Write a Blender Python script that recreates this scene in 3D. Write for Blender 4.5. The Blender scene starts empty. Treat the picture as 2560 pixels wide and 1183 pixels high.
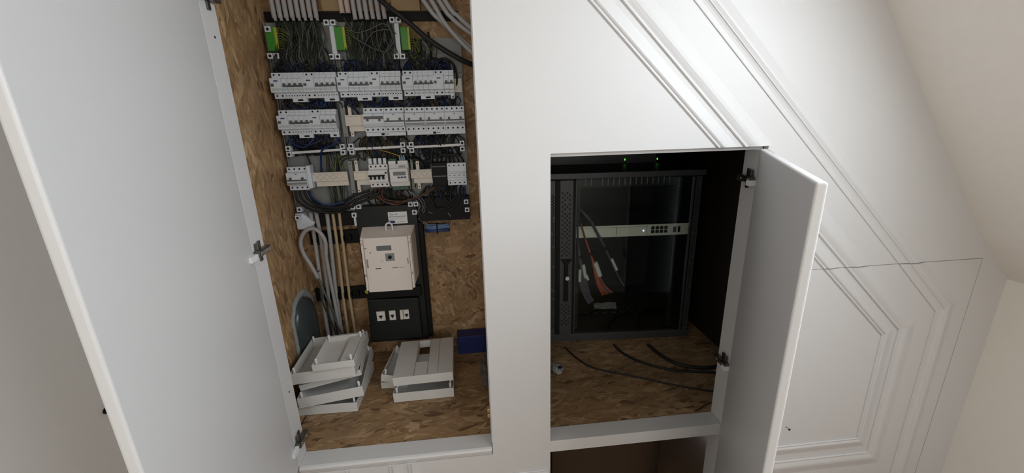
import bpy, bmesh, math, random
from mathutils import Vector, Matrix
random.seed(7)
SC = bpy.context.scene
COL = SC.collection
# ------------------------------------------------------------------ camera, light, exposure
F = 1030.0
RX = (0.99412039, -0.1051194, -0.02597245)      # camera right
RY = (-0.05465191, -0.28004129, -0.95843103)    # camera down
RZ = (0.09347634, 0.95421527, -0.28413973)      # camera forward
CAMY = -1.034
cam = bpy.data.cameras.new('camera')
cam.sensor_width = 36.0
cam.lens = F / 2560 * 36
cam.clip_start = 0.02
camo = bpy.data.objects.new('camera', cam)
COL.objects.link(camo)
camo.matrix_world = Matrix(((RX[0], -RY[0], -RZ[0], 0), (RX[1], -RY[1], -RZ[1], CAMY), (RX[2], -RY[2], -RZ[2], 0), (0, 0, 0, 1)))
SC.camera = camo
SC.view_settings.view_transform = 'Standard'
SC.view_settings.look = 'None'
SC.view_settings.gamma = 1
SC.view_settings.use_curve_mapping = False
SC.view_settings.exposure = -0.17
w = bpy.data.worlds.new('world'); SC.world = w; w.use_nodes = True
w.node_tree.nodes['Background'].inputs[0].default_value = (0.75, 0.85, 1, 1)
w.node_tree.nodes['Background'].inputs[1].default_value = 1.0
# the roof window: daylight comes down a shaft in the sloping ceiling
SL_A = Vector((0.4388, 0, 1.05)); SL_B = Vector((1.194, 0, 0.04))
SLD = (SL_B - SL_A).normalized()                 # down the slope
SLN = Vector((-SLD.z, 0, SLD.x)) * -1            # into the room
if SLN.x > 0: SLN = -SLN
WIN_S0, WIN_S1, SHAFT = 0.60, 1.24, 0.06
WINS = ((-1.05, -0.41, 15.5), (-1.84, -1.40, 13))       # two roof windows: y from, y to, power
def area(name, loc, direction, sx, sy, power, colr, up='Y'):
    l = bpy.data.lights.new(name, 'AREA'); l.shape = 'RECTANGLE'; l.size = sx; l.size_y = sy
    l.energy = power; l.color = colr
    o = bpy.data.objects.new(name, l); COL.objects.link(o)
    o.location = loc
    o.rotation_euler = Vector(direction).to_track_quat('-Z', up).to_euler()
    return o
for wy0, wy1, wp in WINS:
    wc = SL_A + SLD * (WIN_S0 + WIN_S1) / 2 - SLN * (SHAFT - 0.01) + Vector((0, (wy0 + wy1) / 2, 0))
    area('skylight_daylight', wc, SLN, WIN_S1 - WIN_S0, wy1 - wy0, wp, (0.85, 0.925, 1.0))
area('rear_fill_light', (-0.02, -2.78, -0.12), (0, 1, 0), 0.95, 1.1, 15.5, (1.0, 0.965, 0.905), 'Z')  # added frontal fill light; the unseen rear wall has no window opening

def ray(px, py):
    a = (px - 1280) / F; b = (py - 591.5) / F
    return Vector([RX[i] * a + RY[i] * b + RZ[i] for i in range(3)])
def P(px, py, y):           # point of the photograph that lies on the upright plane at depth y
    d = ray(px, py); k = (y - CAMY) / d.y
    return Vector((d.x * k, y, d.z * k))
def PZ(px, py, z):          # ... on the level plane at height z
    d = ray(px, py); k = z / d.z
    return Vector((d.x * k, CAMY + d.y * k, z))
def PX(px, py, x):
    d = ray(px, py); k = x / d.x
    return Vector((x, CAMY + d.y * k, d.z * k))

# ------------------------------------------------------------------ materials
def mat(name, col, rough=0.5, metal=0.0, noise=0.0, nscale=40, bump=0.0, bscale=300, coat=0.0, spec=0.5):
    m = bpy.data.materials.new(name); m.use_nodes = True
    nt = m.node_tree; b = nt.nodes['Principled BSDF']
    b.inputs['Roughness'].default_value = rough; b.inputs['Metallic'].default_value = metal
    b.inputs['Specular IOR Level'].default_value = spec
    b.inputs['Coat Weight'].default_value = coat
    tc = nt.nodes.new('ShaderNodeTexCoord')
    n = nt.nodes.new('ShaderNodeTexNoise'); n.inputs['Scale'].default_value = nscale; n.inputs['Detail'].default_value = 4
    nt.links.new(tc.outputs['Object'], n.inputs['Vector'])
    mx = nt.nodes.new('ShaderNodeMix'); mx.data_type = 'RGBA'
    mx.inputs[6].default_value = (*[c * (1 - noise) for c in col], 1)
    mx.inputs[7].default_value = (*[min(1, c * (1 + noise)) for c in col], 1)
    nt.links.new(n.outputs['Fac'], mx.inputs[0]); nt.links.new(mx.outputs[2], b.inputs['Base Color'])
    if bump:
        n2 = nt.nodes.new('ShaderNodeTexNoise'); n2.inputs['Scale'].default_value = bscale; n2.inputs['Detail'].default_value = 3
        nt.links.new(tc.outputs['Object'], n2.inputs['Vector'])
        bp = nt.nodes.new('ShaderNodeBump'); bp.inputs['Strength'].default_value = bump; bp.inputs['Distance'].default_value = 0.001
        nt.links.new(n2.outputs['Fac'], bp.inputs['Height']); nt.links.new(bp.outputs['Normal'], b.inputs['Normal'])
    return m
def emit(name, col, s):
    m = bpy.data.materials.new(name); m.use_nodes = True
    b = m.node_tree.nodes['Principled BSDF']
    b.inputs['Base Color'].default_value = (*col, 1); b.inputs['Emission Color'].default_value = (*col, 1)
    b.inputs['Emission Strength'].default_value = s
    return m
def osb_mat(name, plane, dark=1.0, seed=0.0, long_dir=0.0, stretch=1.0):
    m = bpy.data.materials.new(name); m.use_nodes = True
    nt = m.node_tree; N = nt.nodes; L = nt.links; b = N['Principled BSDF']
    b.inputs['Roughness'].default_value = 0.62
    tc = N.new('ShaderNodeTexCoord'); sp = N.new('ShaderNodeSeparateXYZ'); cb = N.new('ShaderNodeCombineXYZ')
    L.new(tc.outputs['Object'], sp.inputs[0])
    a, c = plane
    L.new(sp.outputs[a], cb.inputs[0]); L.new(sp.outputs[c], cb.inputs[1]); cb.inputs[2].default_value = seed
    nz = N.new('ShaderNodeTexNoise'); nz.inputs['Scale'].default_value = 9; nz.inputs['Detail'].default_value = 2
    L.new(cb.outputs[0], nz.inputs['Vector'])
    wob = N.new('ShaderNodeVectorMath'); wob.operation = 'SCALE'; wob.inputs['Scale'].default_value = 0.02
    L.new(nz.outputs['Color'], wob.inputs[0])
    add = N.new('ShaderNodeVectorMath'); L.new(cb.outputs[0], add.inputs[0]); L.new(wob.outputs[0], add.inputs[1])
    prevR = prevG = None
    for i, ang in enumerate((8, 52, 97, 141, 28, 118)):
        mp = N.new('ShaderNodeMapping'); mp.inputs['Rotation'].default_value = (0, 0, math.radians(ang * 0.4 + long_dir if stretch > 1 else ang))
        s = (0.9 + 0.12 * i)
        mp.vector_type = 'TEXTURE'; mp.inputs['Scale'].default_value = (1 / (17 * s), 1 / (62 * s), 1); mp.inputs['Location'].default_value = (i * 3.7 + seed, i * 1.9, i)
        L.new(add.outputs[0], mp.inputs['Vector'])
        v = N.new('ShaderNodeTexVoronoi'); v.inputs['Scale'].default_value = 1.0; v.inputs['Randomness'].default_value = 1.0
        L.new(mp.outputs[0], v.inputs['Vector'])
        sc = N.new('ShaderNodeSeparateColor'); L.new(v.outputs['Color'], sc.inputs[0])
        if prevR is None: prevR, prevG = sc.outputs[0], sc.outputs[1]
        else:
            gt = N.new('ShaderNodeMath'); gt.operation = 'GREATER_THAN'; L.new(sc.outputs[0], gt.inputs[0]); L.new(prevR, gt.inputs[1])
            mxv = N.new('ShaderNodeMath'); mxv.operation = 'MAXIMUM'; L.new(sc.outputs[0], mxv.inputs[0]); L.new(prevR, mxv.inputs[1])
            mf = N.new('ShaderNodeMix'); mf.data_type = 'FLOAT'
            L.new(gt.outputs[0], mf.inputs[0]); L.new(prevG, mf.inputs[2]); L.new(sc.outputs[1], mf.inputs[3])
            prevR, prevG = mxv.outputs[0], mf.outputs[0]
    rp = N.new('ShaderNodeValToRGB'); cr = rp.color_ramp
    tones = [(0.0, (0.15, 0.08, 0.035)), (0.06, (0.27, 0.155, 0.070)), (0.35, (0.34, 0.205, 0.098)), (0.75, (0.40, 0.25, 0.125)), (1.0, (0.52, 0.36, 0.20))]
    while len(cr.elements) < len(tones): cr.elements.new(0.5)
    for e, (p_, c_) in zip(cr.elements, tones):
        e.position = p_; e.color = (*[x * dark for x in c_], 1)
    L.new(prevG, rp.inputs[0])
    n2 = N.new('ShaderNodeTexNoise'); n2.inputs['Scale'].default_value = 6; n2.inputs['Detail'].default_value = 6
    L.new(cb.outputs[0], n2.inputs['Vector'])
    mr = N.new('ShaderNodeMapRange'); mr.inputs[1].default_value = 0.3; mr.inputs[2].default_value = 0.7; mr.inputs[3].default_value = 0.75; mr.inputs[4].default_value = 1.2
    L.new(n2.outputs['Fac'], mr.inputs[0])
    mm = N.new('ShaderNodeVectorMath'); mm.operation = 'SCALE'; L.new(rp.outputs[0], mm.inputs[0]); L.new(mr.outputs[0], mm.inputs['Scale'])
    L.new(mm.outputs[0], b.inputs['Base Color'])
    bp = N.new('ShaderNodeBump'); bp.inputs['Strength'].default_value = 0.5; bp.inputs['Distance'].default_value = 0.0012
    L.new(prevG, bp.inputs['Height']); L.new(bp.outputs['Normal'], b.inputs['Normal'])
    return m
M = {}
M['paint'] = mat('white_paint', (0.65, 0.643, 0.637), 0.42, noise=0.01, bump=0.06, bscale=900)
M['plaster'] = mat('wall_plaster', (0.82, 0.775, 0.71), 0.85, noise=0.02, bump=0.25, bscale=420)
M['plaster_l'] = mat('left_wall_paint', (0.82, 0.815, 0.80), 0.8, noise=0.02, bump=0.2, bscale=420)
M['wood_floor'] = mat('oak_floor', (0.26, 0.16, 0.09), 0.5, noise=0.2, nscale=8)
M['osb_back'] = osb_mat('osb_back', (0, 2))
M['osb_side'] = osb_mat('osb_side', (1, 2), 1.2, 2.3, 62, 2)
M['osb_floor'] = osb_mat('osb_floor', (0, 1), 0.85, 5.1, -24, 2)
M['plas'] = mat('grey_plastic', (0.74, 0.80, 0.87), 0.42, noise=0.03)
M['plas_d'] = mat('base_plate_grey', (0.27, 0.285, 0.28), 0.5, noise=0.08, nscale=20)
M['plas_w'] = mat('white_plastic', (0.80, 0.80, 0.80), 0.4, noise=0.02)
M['cream'] = mat('cream_plastic', (0.78, 0.73, 0.65), 0.5, noise=0.08, nscale=30)
M['tray'] = mat('tray_plastic', (0.67, 0.66, 0.635), 0.5, noise=0.05, nscale=12)
M['meter'] = mat('meter_plastic', (0.90, 0.825, 0.765), 0.5, noise=0.02)
M['black'] = mat('black_plastic', (0.007, 0.0075, 0.0075), 0.6, noise=0.1, spec=0.25)
M['black2'] = mat('black_board', (0.010, 0.013, 0.012), 0.5, noise=0.2, nscale=15, spec=0.35)
M['dark'] = mat('dark_grey_plastic', (0.11, 0.115, 0.125), 0.5)
M['hole'] = mat('dark_hole', (0.012, 0.012, 0.012), 0.8)
M['label'] = mat('label_window', (0.56, 0.64, 0.66), 0.25)
M['bluemark'] = mat('blue_print', (0.03, 0.06, 0.18), 0.5)
M['paper'] = mat('white_paper', (0.86, 0.87, 0.88), 0.5)
M['green'] = mat('green_plastic', (0.05, 0.27, 0.03), 0.4)
M['green_d'] = mat('green_connector', (0.01, 0.09, 0.045), 0.45)
M['yellow'] = mat('yellow_plastic', (0.42, 0.46, 0.05), 0.4)
M['conduit'] = mat('grey_conduit', (0.42, 0.42, 0.425), 0.45, noise=0.05)
M['conduit_c'] = mat('cream_conduit', (0.52, 0.41, 0.25), 0.45, noise=0.05)
M['conduit_p'] = mat('pinkish_conduit', (0.58, 0.46, 0.41), 0.45, noise=0.05)
M['w_black'] = mat('wire_black', (0.008, 0.009, 0.010), 0.6)
M['w_blue'] = mat('wire_blue', (0.010, 0.035, 0.15), 0.4)
M['w_dblue'] = mat('wire_dark_blue', (0.008, 0.017, 0.05), 0.4)
M['w_brown'] = mat('wire_brown', (0.10, 0.045, 0.022), 0.45)
M['w_gy'] = mat('wire_green_yellow', (0.17, 0.20, 0.03), 0.4)
M['w_green'] = mat('wire_dull_green', (0.030, 0.042, 0.026), 0.5)
M['w_grey'] = mat('wire_grey', (0.12, 0.125, 0.12), 0.45)
M['w_white'] = mat('wire_white', (0.5, 0.5, 0.5), 0.45)
M['w_lblue'] = mat('wire_light_blue', (0.20, 0.32, 0.42), 0.45)
M['w_yellow'] = mat('wire_yellow', (0.55, 0.36, 0.04), 0.45)
M['w_purple'] = mat('cable_purple', (0.14, 0.11, 0.16), 0.5)
M['w_red'] = mat('cable_orange_red', (0.55, 0.12, 0.06), 0.5)
M['metal'] = mat('nickel', (0.45, 0.44, 0.42), 0.28, 1.0)
M['metal_d'] = mat('dark_metal', (0.16, 0.155, 0.14), 0.35, 0.9)
M['brass'] = mat('brass', (0.62, 0.42, 0.20), 0.35, 0.6)
M['steel_k'] = mat('rack_black_steel', (0.020, 0.022, 0.022), 0.42, noise=0.08, bump=0.08)
M['steel_g'] = mat('rack_grey_steel', (0.055, 0.058, 0.060), 0.42, noise=0.05)
M['alu'] = mat('switch_aluminium', (0.95, 0.94, 0.88), 0.4, 0.0, noise=0.02)
M['zinc'] = mat('duct_grey', (0.075, 0.088, 0.092), 0.28, 0.2, noise=0.25, nscale=14)
M['foam'] = mat('dried_sealant', (0.36, 0.39, 0.38), 0.8, noise=0.25, nscale=40, bump=0.6, bscale=90)
M['bluebox'] = mat('blue_cardboard', (0.008, 0.02, 0.12), 0.45)
M['card'] = mat('brown_cardboard', (0.055, 0.030, 0.014), 0.8, noise=0.05)
M['bag'] = mat('crumpled_bag', (0.12, 0.11, 0.10), 0.4, noise=0.4, nscale=25)
M['wood'] = mat('pine_batten', (0.34, 0.24, 0.12), 0.6, noise=0.15, nscale=12)
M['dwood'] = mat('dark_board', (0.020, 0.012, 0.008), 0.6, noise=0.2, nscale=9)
M['lcd'] = mat('lcd', (0.16, 0.18, 0.175), 0.25)
M['bluefold'] = mat('blue_wire_coil', (0.13, 0.22, 0.42), 0.45, noise=0.2)
M['green_led'] = emit('green_led', (0.15, 1.0, 0.08), 1.6)
M['white_led'] = emit('white_led', (0.62, 0.72, 1.0), 1.6)
g = bpy.data.materials.new('tinted_glass'); g.use_nodes = True
nt = g.node_tree; nt.nodes.remove(nt.nodes['Principled BSDF'])
tr = nt.nodes.new('ShaderNodeBsdfTransparent'); tr.inputs[0].default_value = (0.90, 0.93, 0.90, 1)
gs = nt.nodes.new('ShaderNodeBsdfGlossy'); gs.inputs['Roughness'].default_value = 0.03
fr = nt.nodes.new('ShaderNodeFresnel'); fr.inputs['IOR'].default_value = 1.45
mxs = nt.nodes.new('ShaderNodeMixShader')
nt.links.new(fr.outputs[0], mxs.inputs[0]); nt.links.new(tr.outputs[0], mxs.inputs[1]); nt.links.new(gs.outputs[0], mxs.inputs[2])
nt.links.new(mxs.outputs[0], nt.nodes['Material Output'].inputs['Surface'])
M['glass'] = g

# ------------------------------------------------------------------ mesh helpers
class MB:
    def __init__(s): s.v = []; s.f = []; s.m = []; s.mats = []; s.cur = 0; s.sm = []; s.smooth = False
    def use(s, key):
        if key not in s.mats: s.mats.append(key)
        s.cur = s.mats.index(key); return s
    def face(s, idx): s.f.append(idx); s.m.append(s.cur); s.sm.append(s.smooth)
    def add(s, vs, fs):
        o = len(s.v); s.v += [tuple(v) for v in vs]
        for f in fs: s.face([i + o for i in f])
    def hexa(s, p):   # p: 8 corners, bottom 4 then top 4
        s.add(p, [(0, 3, 2, 1), (4, 5, 6, 7), (0, 1, 5, 4), (1, 2, 6, 5), (2, 3, 7, 6), (3, 0, 4, 7)]); return s
    def box(s, x0, x1, y0, y1, z0, z1):
        if x0 > x1: x0, x1 = x1, x0
        if y0 > y1: y0, y1 = y1, y0
        if z0 > z1: z0, z1 = z1, z0
        s.hexa([(x0, y0, z0), (x1, y0, z0), (x1, y1, z0), (x0, y1, z0), (x0, y0, z1), (x1, y0, z1), (x1, y1, z1), (x0, y1, z1)])
        return s
    def prism(s, poly, axis, a, b):   # poly of 2D points extruded along an axis (0 x, 1 y, 2 z)
        def mk(p, t):
            if axis == 0: return (t, p[0], p[1])
            if axis == 1: return (p[0], t, p[1])
            return (p[0], p[1], t)
        n = len(poly)
        vs = [mk(p, a) for p in poly] + [mk(p, b) for p in poly]
        s.add(vs, [tuple(range(n))[::-1], tuple(range(n, 2 * n))] + [(i, (i + 1) % n, n + (i + 1) % n, n + i) for i in range(n)])
        return s
    def cyl(s, p0, p1, r, n=10, r1=None, cap=True):
        p0 = Vector(p0); p1 = Vector(p1); d = (p1 - p0).normalized(); r1 = r if r1 is None else r1
        u = d.orthogonal().normalized(); v = d.cross(u)
        a = [p0 + (u * math.cos(t) + v * math.sin(t)) * r for t in [2 * math.pi * i / n for i in range(n)]]
        c = [p1 + (u * math.cos(t) + v * math.sin(t)) * r1 for t in [2 * math.pi * i / n for i in range(n)]]
        k = s.smooth; s.smooth = True
        s.add(a + c, [(i, (i + 1) % n, n + (i + 1) % n, n + i) for i in range(n)])
        s.smooth = k
        if cap: s.add(a, [tuple(range(n))[::-1]]); s.add(c, [tuple(range(n))])
        return s
    def tube(s, pts, r, n=6, sub=6, cap=True):
        pts = [Vector(p) for p in pts]
        if sub > 1 and len(pts) > 2:
            q = []
            for i in range(len(pts) - 1):
                a = pts[max(i - 1, 0)]; b_ = pts[i]; c = pts[i + 1]; d = pts[min(i + 2, len(pts) - 1)]
                for k in range(sub):
                    t = k / sub
                    q.append(0.5 * ((2 * b_) + (c - a) * t + (2 * a - 5 * b_ + 4 * c - d) * t * t + (3 * b_ - a - 3 * c + d) * t ** 3))
            q.append(pts[-1]); pts = q
        rs = r if callable(r) else (lambda t: r)
        d0 = (pts[1] - pts[0]).normalized(); u = d0.orthogonal().normalized(); vs = []
        for i, p in enumerate(pts):
            d = (pts[min(i + 1, len(pts) - 1)] - pts[max(i - 1, 0)])
            if d.length < 1e-9: d = d0
            d = d.normalized(); u = (u - d * u.dot(d))
            u = u.normalized() if u.length > 1e-6 else d.orthogonal().normalized()
            v = d.cross(u); rr = rs(i / (len(pts) - 1))
            for k in range(n):
                t = 2 * math.pi * k / n
                vs.append(p + (u * math.cos(t) + v * math.sin(t)) * rr)
        m = len(pts); o = s.smooth; s.smooth = True
        fs = [(i * n + k, i * n + (k + 1) % n, (i + 1) * n + (k + 1) % n, (i + 1) * n + k) for i in range(m - 1) for k in range(n)]
        if cap: fs += [tuple(range(n))[::-1], tuple(range((m - 1) * n, m * n))]
        s.add(vs, fs); s.smooth = o
        return s
    def sphere(s, c, r, n=10, sz=None):
        sz = sz or (1, 1, 1); vs = []; m = n // 2; o = s.smooth; s.smooth = True
        vs.append((c[0], c[1], c[2] - r * sz[2]))
        for i in range(1, m):
            ph = math.pi * i / m - math.pi / 2
            for k in range(n):
                t = 2 * math.pi * k / n
                vs.append((c[0] + r * sz[0] * math.cos(ph) * math.cos(t), c[1] + r * sz[1] * math.cos(ph) * math.sin(t), c[2] + r * sz[2] * math.sin(ph)))
        vs.append((c[0], c[1], c[2] + r * sz[2])); last = len(vs) - 1
        fs = [(0, 1 + (k + 1) % n, 1 + k) for k in range(n)]
        for i in range(m - 2):
            for k in range(n):
                a = 1 + i * n; fs.append((a + k, a + (k + 1) % n, a + n + (k + 1) % n, a + n + k))
        a = 1 + (m - 2) * n
        fs += [(a + k, a + (k + 1) % n, last) for k in range(n)]
        s.add(vs, fs); s.smooth = o
        return s
    def build(s, name, key=None, parent=None, loc=None, bevel=0, kind=None, label=None, segs=2):
        me = bpy.data.meshes.new(name)
        me.from_pydata(s.v, [], s.f)
        keys = s.mats or [key]
        for k in keys: me.materials.append(M[k])
        for i, p in enumerate(me.polygons):
            p.material_index = s.m[i] if s.mats else 0
            p.use_smooth = s.sm[i]
        me.validate(); me.update()
        bm = bmesh.new(); bm.from_mesh(me); bmesh.ops.recalc_face_normals(bm, faces=bm.faces); bm.to_mesh(me); bm.free()
        o = bpy.data.objects.new(name, me); COL.objects.link(o)
        if parent: o.parent = parent
        if loc is not None: o.location = loc
        if bevel:
            md = o.modifiers.new('bevel', 'BEVEL'); md.width = bevel; md.segments = segs; md.limit_method = 'ANGLE'
        if kind: o['kind'] = kind
        if label: o['label'] = label
        return o
def tag(o, label, cat, group=None):
    o['label'] = label; o['category'] = cat
    if group: o['group'] = group
    return o
def thing(name, label, cat, loc=(0, 0, 0), rz=0, group=None):
    o = bpy.data.objects.new(name, None); COL.objects.link(o); o.location = loc; o.rotation_euler = (0, 0, rz)
    o.empty_display_size = 0.02
    return tag(o, label, cat, group)
def copy_tree(o, parent=None):
    c = o.copy(); COL.objects.link(c)
    if parent: c.parent = parent
    for ch in [x for x in o.children]: copy_tree(ch, c)
    return c
def text(name, s, size, loc, key, parent, rot=(math.pi / 2, 0, 0), ext=0.0002, align='LEFT'):
    cu = bpy.data.curves.new(name, 'FONT'); cu.body = s; cu.size = size; cu.extrude = ext; cu.align_x = align
    tmp = bpy.data.objects.new(name, cu); COL.objects.link(tmp)
    dg = bpy.context.evaluated_depsgraph_get(); me = bpy.data.meshes.new_from_object(tmp.evaluated_get(dg))
    bpy.data.objects.remove(tmp)
    me.materials.clear(); me.materials.append(M[key])
    o = bpy.data.objects.new(name, me); COL.objects.link(o); o.parent = parent; o.location = loc; o.rotation_euler = rot
    return o
def wire(name, pts, r, key, label, cat='wire', group=None, n=8, sub=8, parent=None):
    mb = MB(); mb.tube(pts, r, n, sub)
    o = mb.build(name, key, parent)
    if parent is None: tag(o, label, cat, group)
    return o

# ------------------------------------------------------------------ the room
ZF, ZC, YB, XL = -1.45, 1.05, -2.8, -0.952
def struct(mb, name, key=None, bevel=0, parent=None):
    o = mb.build(name, key, parent, bevel=bevel)
    if parent is None: o['kind'] = 'structure'
    return o
struct(MB().box(XL - 0.1, 1.76, YB - 0.1, 0.9, ZF - 0.05, ZF), 'floor', 'wood_floor')
struct(MB().box(XL - 0.1, 0.47, YB - 0.1, 0.0, ZC, ZC + 0.1), 'ceiling', 'plaster')
struct(MB().box(XL - 0.1, XL, YB, 0.02, ZF, ZC), 'wall_left', 'plaster_l')
struct(MB().box(XL, 1.7, YB - 0.1, YB, ZF, ZC), 'wall_rear', 'plaster')
struct(MB().box(1.660, 1.76, YB, 0.02, ZF, -0.536), 'wall_right', 'plaster')
# sloping ceiling with the shaft of the roof window
mb = MB()
slope = [(0.4388, 1.05), (1.194, 0.04), (1.529, -0.40), (1.600, -0.478), (1.660, -0.536)]
def spt(s_, y, off=0.0):
    p = SL_A + SLD * s_ - SLN * off
    return (p.x, y, p.z)
smax = (Vector((1.194, 0, 0.04)) - SL_A).length
ys = [YB, WINS[1][0], WINS[1][1], WINS[0][0], WINS[0][1], 0.0]; ss = [0.0, WIN_S0, WIN_S1, smax]
for i in range(5):
    for j in range(3):
        if i in (1, 3) and j == 1: continue
        mb.add([spt(ss[j], ys[i]), spt(ss[j + 1], ys[i]), spt(ss[j + 1], ys[i + 1]), spt(ss[j], ys[i + 1])], [(0, 1, 2, 3)])
for (wy0, wy1, wp) in WINS:
    for (a, c) in (((WIN_S0, wy0), (WIN_S1, wy0)), ((WIN_S1, wy0), (WIN_S1, wy1)), ((WIN_S1, wy1), (WIN_S0, wy1)), ((WIN_S0, wy1), (WIN_S0, wy0))):
        mb.add([spt(*a), spt(*c), spt(*c, SHAFT), spt(*a, SHAFT)], [(0, 1, 2, 3)])
for i in range(1, 4):
    (x0, z0), (x1, z1) = slope[i], slope[i + 1]
    mb.add([(x0, YB, z0), (x1, YB, z1), (x1, 0, z1), (x0, 0, z0)], [(0, 1, 2, 3)])
# outer skin
mb.add([(x + 0.3, y, z + 0.3) for (x, z) in (slope[0], slope[-1]) for y in (YB, 0.02)], [(0, 1, 3, 2)])
struct(mb, 'ceiling_slope', 'plaster')

# ------------------------------------------------------------------ white cladding with its two openings and jib door hole
JX0, JX1, JZ = 0.832, 1.5475, -0.459
def slx(z):      # x of the sloping ceiling at height z
    for i in range(len(slope) - 1):
        (x0, z0), (x1, z1) = slope[i], slope[i + 1]
        if z <= z0 and z >= z1: return x0 + (x1 - x0) * (z0 - z) / (z0 - z1)
    return 1.66
mb = MB()
T = 0.018
mb.box(XL, -0.566, 0, T, ZF, ZC)
mb.box(-0.566, 0.024, 0, T, 0.92, ZC)
mb.box(-0.566, 0.024, 0, T, ZF, -1.0075)
mb.box(0.024, 0.204, 0, T, ZF, ZC)
mb.prism([(0.204, -0.097), (slx(-0.097), -0.097), (1.194, 0.04), (0.4388, 1.05), (0.204, 1.05)], 1, 0, T)
mb.prism([(0.789, -0.097), (0.789, JZ), (slx(JZ), JZ), (1.529, -0.40), (slx(-0.097), -0.097)], 1, 0, T)
mb.box(0.789, JX0 - 0.0025, 0, T, ZF, JZ)
mb.prism([(JX1 + 0.0022, JZ), (slx(JZ), JZ), (1.600, -0.478), (1.66, -0.536), (1.66, ZF), (JX1 + 0.0022, ZF)], 1, 0, T)
wall = struct(mb, 'wall_back', 'paint', bevel=0.0)

PA = [(0, 0), (0.0002, 0.0030), (0.0024, 0.0046), (0.0048, 0.0042), (0.0058, 0.0014), (0.0070, 0.0014), (0.0100, 0.0044), (0.0135, 0.0058), (0.0200, 0.0050), (0.0300, 0.0022), (0.040, 0)]
PB = [(0, 0), (0.0002, 0.0030), (0.0024, 0.0048), (0.0055, 0.0044), (0.0065, 0.0014), (0.0085, 0.0016), (0.0150, 0.0040), (0.0230, 0.0060), (0.0310, 0.0060), (0.0430, 0.0032), (0.058, 0)]
PC = [(0, 0), (0.0002, 0.0024), (0.0020, 0.0028), (0.0120, 0.0026), (0.0180, 0.0036), (0.0230, 0.0054), (0.0240, 0.0074), (0.0268, 0.0078), (0.0276, 0.0056), (0.0300, 0.0066), (0.0350, 0.0082), (0.0400, 0.0078), (0.0510, 0.0036), (0.064, 0)]
def mould(mb, pts, prof, cut0=None, cut1=None, y=0.0, side=1, sgn=-1):
    """sweep a profile along a 2D polyline (x, z) lying on the wall face; u runs outwards"""
    n = len(pts); ms = []
    ds = [(Vector(pts[i + 1]) - Vector(pts[i])).normalized() for i in range(n - 1)]
    nm = [Vector((-d.y, d.x)) * side for d in ds]
    for i in range(n):
        if i == 0: m = nm[0] if cut0 is None else Vector((cut0 / nm[0].x, 0))
        elif i == n - 1: m = nm[-1] if cut1 is None else Vector((cut1 / nm[-1].x, 0))
        else:
            m = (nm[i - 1] + nm[i]); m = m / (m.dot(nm[i]))
        ms.append(m)
    k = len(prof); vs = []
    for p, m in zip(pts, ms):
        for (u, h) in prof: vs.append((p[0] + m.x * u, y + sgn * h, p[1] + m.y * u))
    fs = [(i * k + j, i * k + j + 1, (i + 1) * k + j + 1, (i + 1) * k + j) for i in range(n - 1) for j in range(k - 1)]
    fs += [tuple(range(k)), tuple(range((n - 1) * k, n * k))]
    mb.add(vs, fs)
sA = (-0.70 - 0.247) / (1.266 - 0.291); sB = (-0.686 - 0.247) / (1.321 - 0.368); sC = (-0.63 - 0.247) / (1.436 - 0.544)
def lx(line, z): (x0, s_) = line; return x0 + (z - 0.247) / s_
LA, LB, LCn = (0.291, sA), (0.368, sB), (0.544, sC)
LZ = JZ + 0.0012; LZ2 = JZ - 0.0022
for ln, prof, z0 in ((LA, PA, 0.45), (LB, PB, 0.50)):
    m = MB(); mould(m, [(lx(ln, z0), z0), (lx(ln, -0.097), -0.097)], prof, cut1=1, side=1)
    m.build('moulding', 'paint', wall)
    m = MB(); mould(m, [(0.792 if ln is LA else 0.800, 0.247 + ((0.792 if ln is LA else 0.800) - ln[0]) * ln[1]), (lx(ln, LZ), LZ)], prof, cut0=None, cut1=1, side=1)
    m.build('moulding', 'paint', wall)
m = MB(); mould(m, [(lx(LCn, 0.62), 0.62), (lx(LCn, LZ), LZ)], PC, cut1=1, side=1); m.build('moulding', 'paint', wall)
# upright mouldings under the left opening
for x in (-0.418, -0.292, -0.236):
    m = MB(); mould(m, [(x, -1.010), (x, -1.44)], PA, side=1); m.build('moulding', 'paint', wall)
m = MB(); mould(m, [(0.07, -1.086), (0.198, -1.086)], PA, side=-1); m.build('moulding', 'paint', wall)
# jib door with the lower half of the mouldings
jd = thing('cupboard_door', 'closed flush white door beyond the open one, outlined by a thin dark gap', 'cupboard door', (JX0, 0, JZ))
off = Vector((-JX0, 0, -JZ))
def shift(mb, o): mb.v = [(v[0] + o[0], v[1] + o[1], v[2] + o[2]) for v in mb.v]; return mb
shift(MB().box(JX0, JX1, 0.0004, T, -1.40, JZ - 0.0018), off).build('leaf', 'paint', jd)
for ln, prof, tail in ((LA, PA, [(1.266, -0.700), (1.271, -1.095), (0.836, -1.095)]), (LB, PB, [(1.321, -0.686), (1.325, -1.160), (0.836, -1.160)]), (LCn, PC, [(1.436, -0.632), (1.446, -1.39)])):
    m = MB(); mould(m, [(lx(ln, LZ2), LZ2)] + tail, prof, cut0=1, side=1); shift(m, off).build('moulding', 'paint', jd)
m = MB(); m.cyl((1.013, -0.0015, -1.032), (1.013, 0.002, -1.032), 0.0035, 8); m.tube([(1.011, -0.0006, -1.029), (1.003, -0.0006, -1.022), (0.996, -0.0006, -1.019)], 0.0006, 4, 3)
shift(m, off).build('screw_hole', 'hole', jd)
# small black door catch on the wall behind the tall door
t = thing('wall_knob', 'small black knob low on the left wall beyond the tall open door', 'knob', (-0.952, -0.052, -0.694))
MB().cyl((0, 0, 0), (0.003, 0, 0), 0.008, 12).build('base', 'black', t)
MB().cyl((0.003, 0, 0), (0.012, 0, 0), 0.003, 10).sphere((0.015, 0, 0), 0.006, 10).build('grip', 'black', t)

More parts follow.
